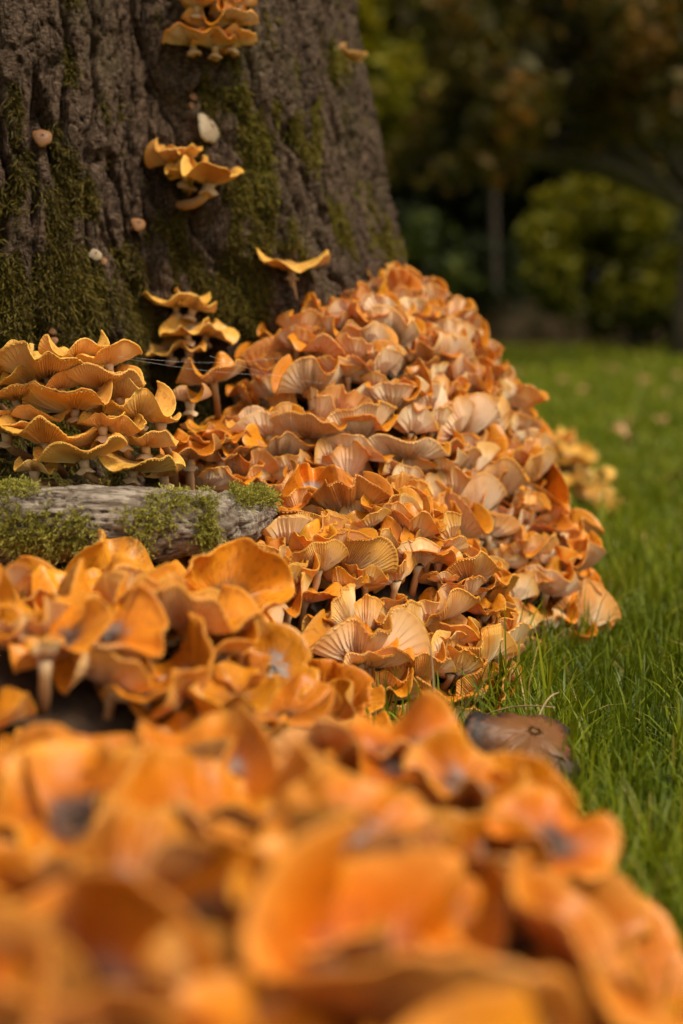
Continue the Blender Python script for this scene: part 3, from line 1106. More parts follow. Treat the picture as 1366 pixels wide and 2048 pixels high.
# everything else: one object
acc = {'V': [], 'q': [], 't': [], 'pol': [], 'rnd': [], 'qm': [], 'tm': [], 'qs': [], 'ts': []}
off = 0
for s in specs:
    if id(s) in chosen_id:
        continue
    Mr = Matrix.Translation(s['p']) @ Matrix.Rotation(s['az'], 4, 'Z')
    Mc = np.array(Mr @ cap_matrix(s)); Ms = np.array(Mr @ Matrix.Scale(s['ss'], 4))
    for part, M, mi in ((LO[s['vi']]['cap'], Mc, 0), (LO[s['vi']]['gills'], Mc, 1 if s['key'] == 'A' else 3), (STEMSL[s['si']], Ms, 2)):
        V, q, tr, pol, sm = part
        acc['V'].append(V @ M[:3, :3].T + M[:3, 3]); acc['q'].append(q + off); acc['t'].append(tr + off)
        acc['pol'].append(pol); acc['rnd'].append(np.full(len(V), s['rnd']))
        acc['qm'].append(np.full(len(q), mi)); acc['tm'].append(np.full(len(tr), mi))
        acc['qs'].append(np.full(len(q), sm)); acc['ts'].append(np.full(len(tr), sm))
        off += len(V)
me = mesh_np('crowded_mushrooms', np.concatenate(acc['V']), np.concatenate(acc['q']), np.concatenate(acc['t']), mats=[M_CAP, M_GILL, M_STEM, M_GILLB],
             fmat=np.concatenate(acc['qm'] + acc['tm']), smooth=np.concatenate(acc['qs'] + acc['ts']),
             attrs={'pol': np.concatenate(acc['pol']), 'rnd': np.concatenate(acc['rnd'])})
link('crowded_mushrooms', me, kind='stuff', label='mass of orange mushrooms crowding the heaps around the tree foot', category='mushrooms')
print('STUFF', len(specs) - len(chosen), len(me.polygons))


def single(label, group, cap_pos, width, kind_meshes, axis, yaw, root_pos, d0=None, ring=True, an=1.0, sr=.0045, name='honey_mushroom', nominal=.064, gills=True, seed=0, sink=None):
    """a mushroom placed by its cap; the stem runs from root_pos to the cap"""
    root = link(name, None, label=label, category='mushroom')
    if group:
        root['group'] = group
    root.empty_display_size = .02
    root.location = root_pos
    s = width / nominal
    ax = Vector(axis).normalized()
    cm, gm, cmat, gmat = kind_meshes
    cap = dress(link('cap', cm, root), cmat)
    cap.matrix_local = Matrix.Translation(Vector(cap_pos) - Vector(root_pos)) @ rot_to(ax, yaw).to_4x4() @ Matrix.Diagonal((s * an, s / an, s, 1))
    if gills:
        dress(link('gills', gm, cap), gmat)
    e = Vector(cap_pos) - Vector(root_pos)
    part = stem_shape((0, 0, 0), e - ax * (sink if sink else .0022 * max(s, .6)), sr, sr * .85, d0=d0, d1=ax, n=12, m=10, seed=seed)
    st = link('stem', to_mesh('stem', part, M_STEM), root)
    if ring:
        rg = link('ring', RINGS[seed % 3], st)
        L = e.length
        rg.matrix_local = Matrix.Translation(e - ax * min(.014, L * .3)) @ rot_to(ax, yaw).to_4x4() @ Matrix.Scale(sr / .0045, 4)
    return root


def vk(kind, i):
    ids = [j for j, k in enumerate(VAR_KINDS) if k == kind]
    return ids[i % len(ids)]


rr = random.Random(3)
# clump at the trunk foot above the log
CL = [(97, 745, 160, 'dish'), (31, 724, 80, 'funnel'), (154, 709, 105, 'dish'), (215, 722, 100, 'dish'), (205, 765, 120, 'dish'), (35, 792, 130, 'flat'), (148, 812, 168, 'flat'),
      (277, 825, 110, 'dish'), (15, 862, 100, 'flat'), (95, 880, 150, 'flat'), (248, 865, 80, 'funnel'), (292, 885, 95, 'dish'), (165, 912, 135, 'flat'), (268, 932, 135, 'flat'),
      (325, 945, 75, 'dish'), (70, 936, 72, 'flat'), (85, 836, 90, 'flat'), (205, 848, 75, 'dish'), (322, 842, 60, 'dish'), (240, 790, 90, 'funnel'), (-35, 760, 120, 'dish'), (-45, 840, 120, 'flat'),
      (120, 770, 90, 'dish'), (60, 760, 90, 'dish')]
for i, (px, py, wd, kd) in enumerate(CL):
    D = 1.475 - (py - 720) / 250 * .07 + .05 * ((px - 150) / 160) ** 2 * (1 if px > 150 else .4) + rr.uniform(-.01, .01)
    c = P(px, py, D)
    rp = Vector((c.x * .97 + rr.uniform(-.008, .008), max(D + .055, 1.50), c.z - rr.uniform(.03, .045)))
    row = 'in the topmost row of' if py < 752 else ('in the second row of' if py < 830 else ('in the third row of' if py < 900 else 'in the lowest row, just over the log, of'))
    lab = ('large ' if wd > 118 else 'small ' if wd < 85 else '') + {'dish': 'wavy', 'flat': 'flat-topped', 'funnel': 'funnel-shaped'}[kd] + ' yellow-orange mushroom ' + row + ' the stacked clump'
    single(lab, lab, c, wd / FPX * D * 1.12, CAPMY[vk(kd, i)],
           (rr.uniform(-.2, .2), rr.uniform(-.15, .28), 1), rr.uniform(0, 6.28), rp, d0=(0, -.8, .6), seed=i)
# the row behind the log
for i, (px, py, wd, D) in enumerate([(378, 908, 105, 1.56), (345, 884, 70, 1.58), (418, 884, 80, 1.60), (455, 882, 85, 1.62), (395, 860, 60, 1.63), (380, 800, 70, 1.66), (440, 915, 70, 1.6), (475, 905, 80, 1.62)]):
    c = P(px, py, D)
    single('orange mushroom in the low row behind the log', 'mushrooms in the row behind the log', c, wd / FPX * D, CAPM[vk('dish', i + 2)], (rr.uniform(-.1, .1), rr.uniform(-.15, .1), 1),
           rr.uniform(0, 6.28), Vector((c.x, D + .03, c.z - .075)), seed=i)


def tuft(rows, label, group, mats, back=.045, drop=.03):
    for i, (px, py, wd, kd, ax) in enumerate(rows):
        h, n = trunk_hit(px, py)
        D = h.y - back - .012 * (i % 3)
        c = P(px, py, D)
        h2, n2 = trunk_hit(px - 8, py + 42) if (px, py) != (420, 358) else trunk_hit(322, 396)
        rp = h2 - n2 * .008
        single(label, group, c, wd / FPX * D, mats[vk(kd, i + len(label))], ax, rr.uniform(0, 6.28), rp, d0=tuple(n2 * .9 + Vector((0, 0, .25))) if (px, py) != (420, 358) else (.75, -.55, -.35), sr=.0045 if (px, py) != (420, 358) else .0065, seed=i)


tuft([(352, 606, 112, 'flat', (0, -.1, 1)), (388, 612, 80, 'dish', (.35, 0, 1)), (372, 662, 92, 'flat', (-.15, -.2, 1)), (412, 664, 96, 'flat', (.1, -.15, 1)), (335, 698, 78, 'flat', (-.25, -.35, 1)), (380, 696, 66, 'dish', (.2, -.2, 1))],
     'pale orange mushroom in the stepped tuft low in the trunk furrow', 'mushrooms in the stepped tuft', CAPMY)
tuft([(345, 322, 88, 'dish', (-.1, 0, 1)), (372, 345, 70, 'flat', (.2, -.4, 1)), (420, 358, 122, 'dish', (.12, .05, 1)), (380, 352, 80, 'funnel', (0, 0, 1)), (370, 310, 60, 'dish', (0, 0, 1))],
     'orange mushroom in the tuft halfway up the trunk furrow', 'mushrooms in the tuft halfway up', CAPMY)
tuft([(385, 80, 100, 'dish', (-.1, 0, 1)), (420, 52, 90, 'dish', (0, 0, 1)), (468, 40, 84, 'dish', (.15, 0, 1)), (430, 88, 86, 'flat', (0, .1, 1)), (470, 78, 74, 'dish', (.2, .1, 1)), (395, 8, 66, 'dish', (0, 0, 1)), (440, 12, 84, 'dish', (.1, 0, 1)), (478, 6, 60, 'funnel', (.1, 0, 1)), (455, -28, 90, 'dish', (0, 0, 1)), (400, -30, 90, 'dish', (0, 0, 1))],
     'orange mushroom in the topmost tuft on the trunk', 'mushrooms in the topmost tuft', CAPM)
# lone ones
h, n = trunk_hit(688, 150)
c = P(700, 120, h.y - .03)
single('single small orange mushroom sticking out of the trunk edge', None, c, .045, CAPMY[vk('dish', 1)], (.1, 0, 1), 1.0, h - n * .01, d0=tuple(n), sr=.0035)
c = P(583, 532, 1.86)
single('broad wavy yellow-orange mushroom standing alone on top of the tall heap', None, c, 128 / FPX * 1.86, CAPMY[vk('flat', 1)], (0, -.05, 1), .6, Vector((c.x + .01, 1.90, c.z - .085)))
h, n = trunk_hit(385, 268)
single('pale cream mushroom turned on edge in the trunk furrow', None, h + n * .042, .036, (BTNW[0]), (.75, -.45, .35), 0, h - n * .005, sr=.004, nominal=.058, ring=False, sink=.006)
for k, (px, py, wd, mm, lab) in enumerate([(75, 285, 34, BTNM, 'small brown button mushroom on bare bark beside thick moss'), (176, 516, 24, BTNW, 'tiny white button mushroom on the mossy trunk'),
                                           (192, 530, 14, BTNM, 'tiny tan pinhead beside the white button mushroom'), (256, 455, 26, BTNM, 'small reddish tan button mushroom at the tip of the bare bark'),
                                           (97, 668, 15, BTNM, 'tiny round tan pinhead in moss above the clump'), (99, 687, 15, BTNM, 'tiny round tan pinhead in moss above the clump'), (82, 690, 14, BTNM, 'tiny round tan pinhead in moss above the clump'),
                                           (362, 203, 16, BTNM, 'tiny tan pinhead in the trunk furrow above the cream mushroom'), (362, 220, 18, BTNM, 'tiny tan pinhead in the trunk furrow above the cream mushroom')]):
    h, n = trunk_hit(px, py)
    wdm = wd / FPX * h.y
    single(lab, 'pinheads in the moss' if 'above the clump' in lab else ('pinheads in the furrow' if 'furrow above' in lab else None), h + n * (.026 + wdm * .3), wdm, mm[k % 3], (n.x * .6, n.y * .8 - .1, .5), 0, h - n * .012, sr=wdm * .17, nominal=.058, ring=False, name='button_mushroom', sink=wdm * .22)

# heroes of the heaps
HERO = [
    ((655, 1400), 1.27, .085, CAPM[vk('flat', 2)], (.05, -.30, 1), .3, 'wide flat orange mushroom with a dark centre beside the heap at the log end', .06),
    ((548, 1345), 1.22, .075, CAPM[vk('flat', 0)], (.45, -.35, 1), 2.0, 'square-edged orange mushroom tilted towards the heap at the log end', .06),
    ((1195, 1172), 1.80, .052, CAPM[vk('dish', 3)], (.25, -.25, 1), 1.0, 'rounded orange mushroom jutting farthest over the lawn from the tall heap', .05),
    ((1150, 1105), 1.82, .07, CAPM[vk('fan', 2)], (.0, .1, 1), .2, 'fan-shaped orange mushroom jutting from the tall heap above the lawn', .05),
    ((985, 985), 1.66, .082, CAPM[vk('fan', 1)], (.1, .25, 1), -1.5, 'large pale fan-shaped mushroom showing its gills on the tall heap', .05),
    ((605, 705), 1.74, .095, CAPM[vk('dish', 0)], (0, .12, 1), .5, 'large orange mushroom with upturned rim near the furrow on the tall heap', .05),
    ((625, 780), 1.70, .085, CAPM[vk('funnel', 4)], (.1, .1, 1), 1.5, 'large ragged orange mushroom below the upturned one on the tall heap', .05),
    ((615, 868), 1.66, .085, CAPM[vk('dish', 4)], (-.05, .12, 1), 2.5, 'broad orange dish mushroom low on the tall heap facing the log', .05),
    ((425, 755), 1.70, .075, CAPM[vk('dish', 2)], (-.2, 0, 1), 2.9, 'orange mushroom with a raised point beside the dark trunk hollow', .05),
    ((885, 1165), 1.36, .062, CAPM[vk('dish', 5)], (.25, -.1, 1), 1.2, 'smooth bright orange mushroom crowning the heap at the log end', .05),
    ((735, 1100), 1.40, .068, CAPM[vk('dish', 1)], (0, -.12, 1), 4.0, 'wavy bright orange mushroom on top of the heap at the log end', .05),
    ((740, 1325), 1.30, .068, CAPM[vk('dish', 3)], (0, .12, 1), 3.3, 'smooth orange shelf-like mushroom low on the heap at the log end', .05),
]
def heap_hit(px, py, D):
    while D < 2.6:
        p = P(px, py, D)
        if float(terrain(np.array([p.x]), np.array([p.y]))[0]) > p.z:
            break
        D += .006
    return D


for k, (pp, D, wd, ms, ax, yaw, lab, sl) in enumerate(HERO):
    if k >= 2:
        hd = heap_hit(*pp, 1.2)
        D = hd - .058 if hd < 2.5 else D
    c = P(*pp, D)
    rp = Vector((c.x * .98, c.y + .035, c.z - sl))
    rp.z = max(rp.z, .01)
    single(lab, None, c, wd, ms, ax, yaw, rp, seed=k, d0=(0, -.6, .8), ring=False)

for k, (px, py, D, wd, kd, vi_, ax, yaw, lab) in enumerate([
        (1100, 1690, .72, .062, 'dish', 0, (.3, -.3, 1), .4, 'bright cupped orange mushroom at the lawn corner of the low outlying heap'),
        (935, 1580, .79, .064, 'funnel', 2, (.1, -.15, 1), 1.9, 'tall funnel mushroom leaning beside the old dark one on the low outlying heap'),
        (800, 1520, .86, .080, 'dish', 2, (0, -.25, 1), 2.7, 'broad arched orange mushroom on the crest of the low outlying heap'),
        (690, 1700, .66, .075, 'flat', 3, (0, -.5, 1), 1.0, 'flat dusty orange mushroom with a dark hollow amid the low outlying heap'),
        (400, 1560, .80, .090, 'dish', 4, (-.1, -.3, 1), 5.0, 'wide orange mushroom on the log-facing crest of the low outlying heap'),
        (160, 1640, .74, .085, 'dish', 5, (.0, -.35, 1), .9, 'deep orange cupped mushroom over the soil hollow of the low outlying heap')]):
    c = P(px, py, D)
    single(lab, None, c, wd, CAPMF[vk(kd, vi_)], ax, yaw, Vector((c.x, c.y + .02, max(float(terrain(np.array([c.x]), np.array([c.y + .02]))[0]) - .01, 0))), seed=k, ring=False)

# the old dark mushroom lying over in the grass
dk = cap_shape(613, 'sag', 128, 16, 8)
DARK = (to_mesh('cap', dk['cap'], M_CAPD), to_mesh('gills', dk['gills'], M_GILL), M_CAPD, M_GILL)
c = P(1070, 1462, 1.20)
single('old dark brown mushroom sagging over in the grass', None, c, .10, DARK, (.30, -.30, 1), .8, Vector((c.x - .01, 1.235, -.005)), nominal=.062, ring=False, sr=.006, an=1.15, sink=.008)
c = P(955, 1470, 1.26)
single('blackened mushroom half hidden between the heaps at the lawn edge', None, c, .05, DARK, (-.1, -.2, 1), 2.8, Vector((c.x, 1.28, -.005)), nominal=.062, ring=False, sr=.005, sink=.006)


# ------------------------------------------------------------------ grass
def blades(x, y, L, wd, col, seed=0, lean=.45):
    r_ = np.random.default_rng(seed)
    n = len(x)
    az = r_.uniform(0, 2 * np.pi, n)
    ln = np.abs(r_.normal(lean, .35, n))
    d = np.stack([np.cos(az), np.sin(az)], -1)
    sd = np.stack([-np.sin(az + r_.normal(0, .5, n)), np.cos(az + r_.normal(0, .5, n))], -1)
    us = np.array([0, .4, .78, 1.0]); ws = np.array([.85, 1, .65, 0])
    rows = []
    for u, ww in zip(us, ws):
        hx = (ln * u * u * L * .9)[:, None] * d
        hz = L * (u - .32 * np.minimum(ln, 1.4) * u ** 2.4)
        cx = np.stack([x + hx[:, 0], y + hx[:, 1], hz - .003], -1)
        off = np.concatenate([sd * (wd * ww)[:, None], np.zeros((n, 1))], 1)
        if u < 1:
            rows += [cx - off, cx + off]
        else:
            rows += [cx]
    V = np.stack(rows, 1).reshape(-1, 3)
    b = np.arange(n)[:, None] * 7
    q = np.concatenate([b + np.array([0, 1, 3, 2]), b + np.array([2, 3, 5, 4])])
    t = b + np.array([4, 5, 6])
    return V, q, t, np.repeat(col, 7)


def build_grass():
    r_ = np.random.default_rng(9)
    parts = []
    for k, (y0, y1, dens, L, wd) in enumerate([(.45, 2.2, 18000, (.026, .078), .00135), (2.2, 4.5, 7000, (.025, .066), .0021), (4.5, 11, 1500, (.03, .075), .0048), (11, 24, 260, (.04, .10), .012)]):
        xr0, xr1 = -.1 - y1 * .03, y1 * .40 + .15
        if k >= 2:
            xr0, xr1 = -.2, y1 * .42
        n = int((xr1 - xr0) * (y1 - y0) * dens)
        x = r_.uniform(xr0, xr1, n); y = r_.uniform(y0, y1, n)
        tz = terrain(x, y)
        th = np.arctan2(y - TCY, x - TCX)
        vis = ((x / y < .34) | (r_.random(n) < .55)) & (tz < .012) & (np.hypot(x - TCX, y - TCY) > trunk_r(th, np.zeros(n)))
        x, y = x[vis], y[vis]
        cl = fbm(x / .12, y / .12, 3)
        col = np.clip(.38 + .35 * cl + .22 * fbm(x / .9, y / .9, 8, 2) + r_.normal(0, .13, len(x)), 0, .74)
        col = np.where(r_.random(len(x)) < .025, r_.uniform(.85, 1, len(x)), col)
        Lb = r_.uniform(*L, len(x)) * (1 + .7 * cl)
        tall = (r_.random(len(x)) < .03)
        Lb = np.where(tall, Lb * 1.6, Lb)
        # longer at the foot of the heaps where no mower reaches
        edge = np.zeros(len(x))
        for ox, oy in ((-.06, 0), (-.04, .05), (-.05, -.04), (0, .06)):
            edge = np.maximum(edge, terrain(x + ox, y + oy) > .02)
        Lb = Lb * (1 + .55 * edge * r_.random(len(x)))
        parts.append(blades(x, y, np.maximum(Lb, .012), wd * r_.uniform(.6, 1.3, len(x)), col, seed=k))
    off = 0; Vs, qs, ts, cs = [], [], [], []
    for V, q, t, c in parts:
        Vs.append(V); qs.append(q + off); ts.append(t + off); cs.append(c); off += len(V)
    me = mesh_np('grass', np.concatenate(Vs), np.concatenate(qs), np.concatenate(ts), mats=[M_GRASS], attrs={'rnd': np.concatenate(cs)})
    link('grass', me, kind='stuff', label='fresh green lawn grass around the tree', category='grass')
    print('GRASS', len(me.polygons))


build_grass()

# dry stalks by the dark mushroom
M_DRY = simple_mat('dry_straw', (.30, .20, .10), (.45, .33, .18), 40, .7, .001, 0)
for k, (a, b_, D0, D1, lab) in enumerate([((905, 1468), (1110, 1415), 1.36, 1.30, 'long straw-coloured grass stalk lying out over the lawn'), ((1060, 1480), (1118, 1385), 1.27, 1.31, 'short dry brown stalk rising beside the red leaf'),
                                          ((868, 1395), (858, 1290), 1.27, 1.28, 'thin brown stalk standing upright before the heap at the log end')]):
    p0, p1 = P(*a, D0), P(*b_, D1)
    u = np.linspace(0, 1, 8)[:, None]
    path = np.array(p0) * (1 - u) + np.array(p1) * u + np.array([0, 0, .012]) * np.sin(u * np.pi)
    V, q, t = tube(path - np.array(p0), np.linspace(.0011, .0006, 8), 6)
    o = link('grass_stalk', mesh_np('grass_stalk', V, q, t, mats=[M_DRY]), label=lab, category='stalk')
    o.location = p0


# fallen leaves
def leaf_mesh(seed, L=.05, wd=.022):
    r_ = np.random.default_rng(seed)
    u = np.linspace(0, 1, 9); v = np.linspace(-1, 1, 5)
    U, Vv = np.meshgrid(u, v, indexing='ij')
    hw = wd * np.sin(np.pi * U ** .8) ** .8 * (1 + .06 * np.sin(U * 40))
    X = (U - .5) * L; Y = Vv * hw
    Z = .35 * np.abs(Y) + .010 * np.sin(U * 3 + r_.uniform(0, 6)) * L / .05 + .15 * X * r_.uniform(-1, 1)
    return np.stack([X, Y, Z], -1).reshape(-1, 3), grid_quads(9, 5, False)


M_LEAFR = simple_mat('red_leaf', (.14, .018, .010), (.30, .05, .02), 60, .5, .001, .4)
M_LEAFB = simple_mat('brown_leaf', (.30, .13, .05), (.50, .27, .11), 30, .6, .001, .4)
V, q = leaf_mesh(1, .042, .018)
o = link('fallen_leaf', mesh_np('fallen_leaf', V, q, mats=[M_LEAFR]), label='dark red fallen leaf standing in grass beside the old dark mushroom', category='leaf')
o.location = P(1092, 1470, 1.29); o.rotation_euler = (.9, .75, .5)
LM = []
for i in range(4):
    V, q = leaf_mesh(10 + i, .085, .034)
    LM.append(mesh_np('fallen_leaf', V, q, mats=[M_LEAFB]))
spots = [(1220, 748), (1200, 740), (1245, 752), (1040, 757), (1055, 752), (1240, 885), (1262, 862), (1330, 800), (1130, 775), (1290, 775), (1160, 740), (1350, 760), (1100, 745), (1225, 742), (1235, 750), (1030, 760), (1170, 800), (1320, 860), (1345, 985), (1260, 905)]
for i, (px, py) in enumerate(spots):
    g = 1.0
    D = CAM_Z / ((py - 640) / FPX)
    p = P(px, py, D)
    o = link('fallen_leaf', LM[i % 4], label='brown fallen leaf lying out on the open lawn', category='leaf', group='fallen leaves on the lawn')
    o.location = (p.x, p.y, .035)
    o.rotation_euler = (rr.uniform(-.4, .4), rr.uniform(-.4, .4), rr.uniform(0, 6.28))
    s = .8 if D < 6 else 1.1
    o.scale = (s, s, s)

# spider threads between the clump and the tall heap
M_WEB = simple_mat('spider_silk', (.7, .7, .7), (.8, .8, .8), 10, .3, .001, 0)
for k, (a, b_) in enumerate([((235, 712), (560, 716)), ((232, 714), (640, 752)), ((420, 712), (690, 770))]):
    p0, p1 = P(*a, 1.47), P(*b_, 1.70)
    u = np.linspace(0, 1, 10)[:, None]
    path = (np.array(p1) - np.array(p0)) * u + np.array([0, 0, -.006]) * np.sin(u * np.pi)
    V, q, t = tube(path, np.full(10, .00008), 5)
    o = link('spider_thread', mesh_np('spider_thread', V, q, t, mats=[M_WEB]), label='fine spider thread strung from the clump to the tall heap', category='thread', group='spider threads')
    o.location = p0


# ------------------------------------------------------------------ the wood behind the lawn
def leaf_cloud(blobs, n, size, colf, seed):
    """leaves through the volume of several ellipsoids -> V, quads, rnd.  blobs: (cx,cy,cz,rx,ry,rz)"""
    r_ = np.random.default_rng(seed)
    vol = np.array([b[3] * b[4] * b[5] for b in blobs]) ** .8
    pick = r_.choice(len(blobs), n, p=vol / vol.sum())
    B = np.array(blobs)[pick]
    d = r_.normal(0, 1, (n, 3)); d /= np.linalg.norm(d, axis=1)[:, None]
    rad = r_.random(n) ** .45
    p = B[:, :3] + d * rad[:, None] * B[:, 3:]
    # clumps and gaps
    k = perlin(p[:, 0] / .55 + 3, p[:, 2] / .55 + p[:, 1] * .7, seed)
    keep = k > -.22
    p = p[keep]; k = k[keep]; n = len(p)
    a = r_.normal(0, 1, (n, 3)); a /= np.linalg.norm(a, axis=1)[:, None]
    b = np.cross(a, r_.normal(0, 1, (n, 3))); b /= np.linalg.norm(b, axis=1)[:, None]
    s = size * r_.uniform(.6, 1.3, n)[:, None]
    V = np.stack([p - a * s, p + b * s * .5, p + a * s, p - b * s * .5], 1).reshape(-1, 3)
    q = np.arange(n)[:, None] * 4 + np.arange(4)
    c = np.clip(colf(p, k, r_), 0, 1)
    return V, q, np.repeat(c, 4)


def background_tree(name, label, cat, base, trunk_h, trunk_r_, blobs, n, size, mat, colf, seed, bark, lean=0, group=None, crown='crown'):
    root = link(name, None, label=label, category=cat)
    if group: root['group'] = group
    root.location = base
    b0 = np.array(base)
    Vs, qs, ts, off = [], [], [], 0
    r_ = np.random.default_rng(seed)
    def add(path, rad, nn=8):
        nonlocal off
        V, q, t = tube(path, rad, nn)
        Vs.append(V); qs.append(q + off); ts.append(t + off); off += len(V)
    u = np.linspace(0, 1, 9)
    path = np.stack([lean * u ** 2 + .06 * np.sin(u * 5 + seed), .05 * np.sin(u * 4), u * trunk_h - .1], -1)
    add(path, trunk_r_ * (1.25 - .9 * u))
    for b in blobs:
        tgt = np.array(b[:3]) - b0
        i = int(np.clip(np.searchsorted(path[:, 2], tgt[2] * .6), 1, 8))
        st = path[i]
        uu = np.linspace(0, 1, 6)[:, None]
        pp = st + (tgt - st) * uu + np.array([0, 0, .25]) * np.sin(uu * np.pi)
        add(pp, np.linspace(trunk_r_ * .38, .015, 6), 6)
    link('trunk', mesh_np('trunk', np.concatenate(Vs), np.concatenate(qs), np.concatenate(ts), mats=[bark]), root)
    V, q, c = leaf_cloud(blobs, n, size, colf, seed)
    me = mesh_np(crown, V - b0, q, mats=[mat], smooth=False, attrs={'rnd': c})
    link(crown, me, root)
    return root


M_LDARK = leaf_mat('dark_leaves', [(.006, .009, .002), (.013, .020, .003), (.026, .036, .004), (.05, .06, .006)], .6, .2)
M_LGREEN = leaf_mat('green_leaves', [(.015, .024, .003), (.038, .055, .005), (.085, .11, .007), (.16, .17, .010)], .55, .3)
M_LYEL = leaf_mat('yellow_green_leaves', [(.03, .034, .002), (.14, .138, .003), (.29, .245, .004), (.45, .31, .008)], .55, .3)
M_LAUT = leaf_mat('autumn_leaves', [(.012, .012, .002), (.038, .034, .004), (.080, .066, .006), (.16, .085, .008), (.26, .11, .014)], .55, .3)
M_BARKD = simple_mat('dark_bark', (.045, .032, .022), (.10, .075, .05), 8, .9, .02, .7)
M_BARKP = simple_mat('pale_bark', (.028, .020, .012), (.055, .040, .024), 8, .9, .02, .7)


def blobset(pxs, D, r, flat=1.0, seed=0, dd=.6):
    r_ = random.Random(seed)
    out = []
    for (px, py, k) in pxs:
        d = D + r_.uniform(-dd, dd)
        p = P(px, py, d)
        out.append((p.x, p.y, p.z, r * k, r * k * .9, r * k * flat))
    return out


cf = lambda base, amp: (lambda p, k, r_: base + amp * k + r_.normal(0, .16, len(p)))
# autumn oak whose low boughs hang over the lawn edge
bl = blobset([(820, 330, .55), (870, 320, .6), (900, 250, .8), (960, 300, .7), (1000, 200, 1), (1090, 160, 1), (1060, 270, .7), (1150, 100, 1.1), (1180, 210, .9), (1260, 60, 1.1), (1250, 190, .9),
              (1330, 120, 1), (1340, 230, .8), (1420, 150, 1.1), (960, 100, .9), (1080, 20, 1.1), (1200, -60, 1.3), (1340, -40, 1.3), (900, 120, .6), (880, 20, .7), (1500, 60, 1.4), (1000, -60, 1.2), (1120, -200, 1.8), (1400, -250, 1.8), (1000, 340, .45)], 13.0, .62, .75, 4, .9)
p = P(1385, 700, 15.0)
background_tree('oak_tree', 'autumn oak with browning leaves hanging low over the lawn edge', 'tree', (p.x, p.y, 0), 4.2, .15, bl, 12000, .085, M_LAUT, cf(.42, .45), 5, M_BARKD)
# yellow-green bush
bl = blobset([(1060, 470, .35), (1090, 410, .4), (1150, 385, .4), (1075, 560, .45), (1230, 365, .45), (1300, 375, .5), (1110, 480, .8), (1180, 440, 1), (1250, 420, 1), (1320, 440, 1), (1150, 560, .9), (1240, 540, 1.1), (1330, 540, 1.1), (1120, 580, .6), (1400, 480, 1.1), (1220, 620, .9), (1320, 630, .9), (1420, 600, 1.1)], 17.5, .58, .95, 6, .5)
p = P(1260, 700, 18.2)
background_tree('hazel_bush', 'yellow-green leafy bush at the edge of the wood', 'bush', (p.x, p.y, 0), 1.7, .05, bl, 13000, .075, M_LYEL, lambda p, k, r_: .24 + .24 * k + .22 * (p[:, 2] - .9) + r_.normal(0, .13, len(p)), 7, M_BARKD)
# slim pale trunk
bl = blobset([(960, 60, 1), (1010, 0, 1.2), (1060, -120, 1.6), (930, -90, 1.6)], 23.0, 1.1, .9, 8, .6)
p = P(990, 700, 22.5)
background_tree('slim_tree', 'slim pale trunk between the oak boughs and the bush', 'tree', (p.x, p.y, 0), 7.5, .065, bl, 5000, .14, M_LGREEN, cf(.3, .4), 9, M_BARKP)
# light green tree close beside the big trunk
bl = blobset([(760, 60, 1), (720, 160, .9), (800, 0, 1), (780, 180, .7), (700, -80, 1.2), (850, -100, 1.2), (650, 60, 1.2), (560, 0, 1.4), (740, 260, .5)], 21.0, 1.0, .9, 10, .8)
p = P(640, 700, 21.5)
background_tree('ash_tree', 'light green tree seen just past the mossy trunk', 'tree', (p.x, p.y, 0), 6.0, .16, bl, 8000, .14, M_LYEL, cf(.40, .35), 11, M_BARKD)
# low shrubs along the edge
for i, (px, D, hpx, rr_, lab, m_) in enumerate([(840, 21.0, 520, .75, 'low dark green shrub below the slim trunk, next to the big tree', M_LGREEN), (930, 22.0, 540, .6, 'small dark shrub at the foot of the slim pale trunk', M_LDARK),
                                          (1060, 23.5, 560, .8, 'dark shrub between the slim trunk and the yellow-green bush', M_LDARK), (760, 22.5, 500, .9, 'tall dark shrub half hidden by the big trunk', M_LDARK), (1380, 20.0, 560, 1.0, 'dark shrub crowding the far side of the yellow-green bush', M_LDARK)]):
    bl = blobset([(px, hpx, 1), (px - 45, hpx + 55, .8), (px + 45, hpx + 60, .8), (px, hpx + 100, .9)], D, rr_, .95, 20 + i, .3)
    p = P(px, 700, D)
    background_tree('shrub', lab, 'shrub', (p.x, p.y, 0), 1.2, .05, bl, 3500, .10, m_, cf(.35, .35), 30 + i, M_BARKD)
# trees standing deeper in
for i, (px, D, lab) in enumerate([(820, 27, 'dark tree deep in the wood behind the low shrub'), (1120, 28, 'dark tree deep in the wood behind the oak boughs'), (1250, 26, 'dark tree deep in the wood behind the yellow-green bush'), (1440, 27, 'dark tree deep in the wood beyond the oak'), (560, 28, 'dark tree in the wood hidden mostly by the big trunk')]):
    p = P(px, 700, D)
    bl = [(p.x + random.uniform(-1.5, 1.5), p.y + random.uniform(-1, 1), z_, 1.9, 1.7, 1.3) for z_ in (2.2, 3.6, 5, 6.6, 8.2)]
    background_tree('forest_tree', lab, 'tree', (p.x, p.y, 0), 9, .22, bl, 6000, .17, M_LDARK, cf(.3, .4), 40 + i, M_BARKD)
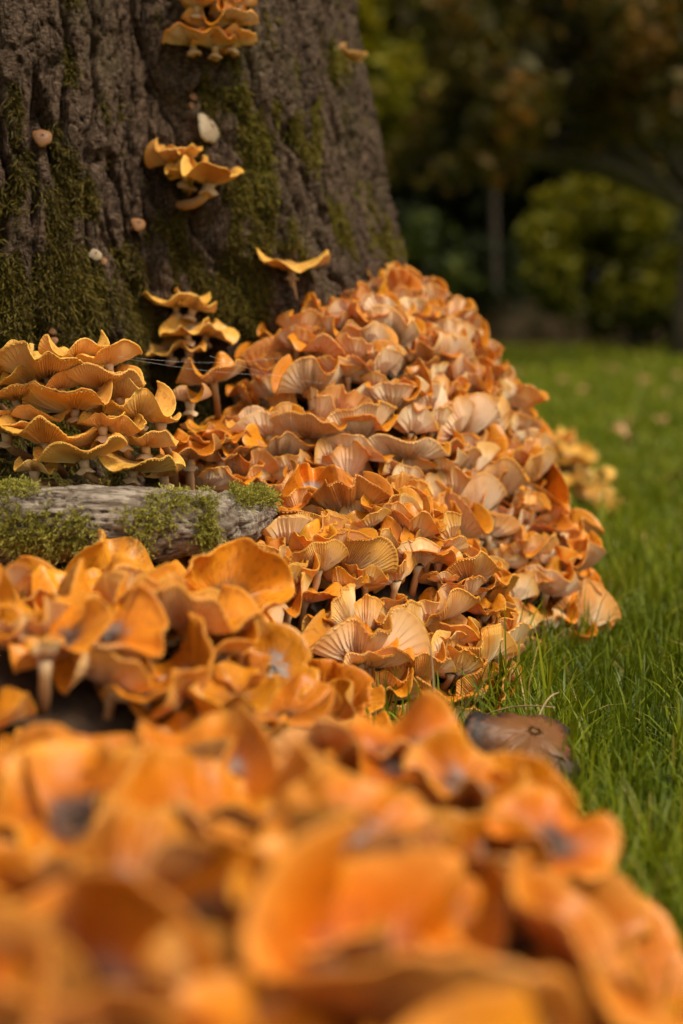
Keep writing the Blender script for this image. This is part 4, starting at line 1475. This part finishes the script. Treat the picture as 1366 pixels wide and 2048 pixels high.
# the closed mass of the wood
r_ = np.random.default_rng(77)
bl = []
for i in range(180):
    bl.append((r_.uniform(-26, 26), r_.uniform(29, 36), r_.uniform(.3, 12), 2.4, 1.6, 1.9))
for i in range(60):
    bl.append((r_.uniform(-4, 14), r_.uniform(28, 31), r_.uniform(.3, 5.5), 1.9, 1.0, 1.5))
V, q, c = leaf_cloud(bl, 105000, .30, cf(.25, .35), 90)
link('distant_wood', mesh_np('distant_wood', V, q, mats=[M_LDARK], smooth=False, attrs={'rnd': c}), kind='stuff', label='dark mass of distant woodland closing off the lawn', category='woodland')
# dry tall herbs at the wood edge
r_ = np.random.default_rng(78)
n = 2600
x = r_.uniform(1.6, 6.5, n); y = r_.uniform(21.5, 23.5, n)
V, q, t, c = blades(x, y, r_.uniform(.25, .95, n) * np.clip(1.25 - np.abs(x - 3.0) / 2.4, .25, 1), np.full(n, .012), r_.random(n), seed=5, lean=.25)
M_HERB = leaf_mat('dry_herbs', [(.05, .055, .018), (.12, .085, .045), (.22, .15, .09)], .7, .2)
link('dry_herbs', mesh_np('dry_herbs', V, q, t, mats=[M_HERB], attrs={'rnd': c}), kind='stuff', label='pale dry herb stems along the wood edge', category='undergrowth')
# leaf litter strip
n = 5000
x = r_.uniform(-3, 12, n); y = r_.uniform(17, 27, n)
a = r_.uniform(0, 6.28, n); s = r_.uniform(.04, .09, n)
keep = r_.random(n) < sstep(16, 24, y)
x, y, a, s = x[keep], y[keep], a[keep], s[keep]; n = len(x)
d1 = np.stack([np.cos(a), np.sin(a), r_.normal(0, .25, n)], -1) * s[:, None]
d2 = np.stack([-np.sin(a), np.cos(a), r_.normal(0, .25, n)], -1) * s[:, None] * .55
p = np.stack([x, y, np.full(n, .045)], -1)
V = np.stack([p - d1, p + d2, p + d1, p - d2], 1).reshape(-1, 3)
M_LIT = leaf_mat('leaf_litter', [(.07, .035, .018), (.18, .085, .04), (.30, .14, .06)], .7, .1)
link('leaf_litter', mesh_np('leaf_litter', V, np.arange(n)[:, None] * 4 + np.arange(4), mats=[M_LIT], smooth=False, attrs={'rnd': np.repeat(r_.random(n), 4)}), kind='stuff', label='brown leaf litter strewn along the wood edge', category='leaf litter')
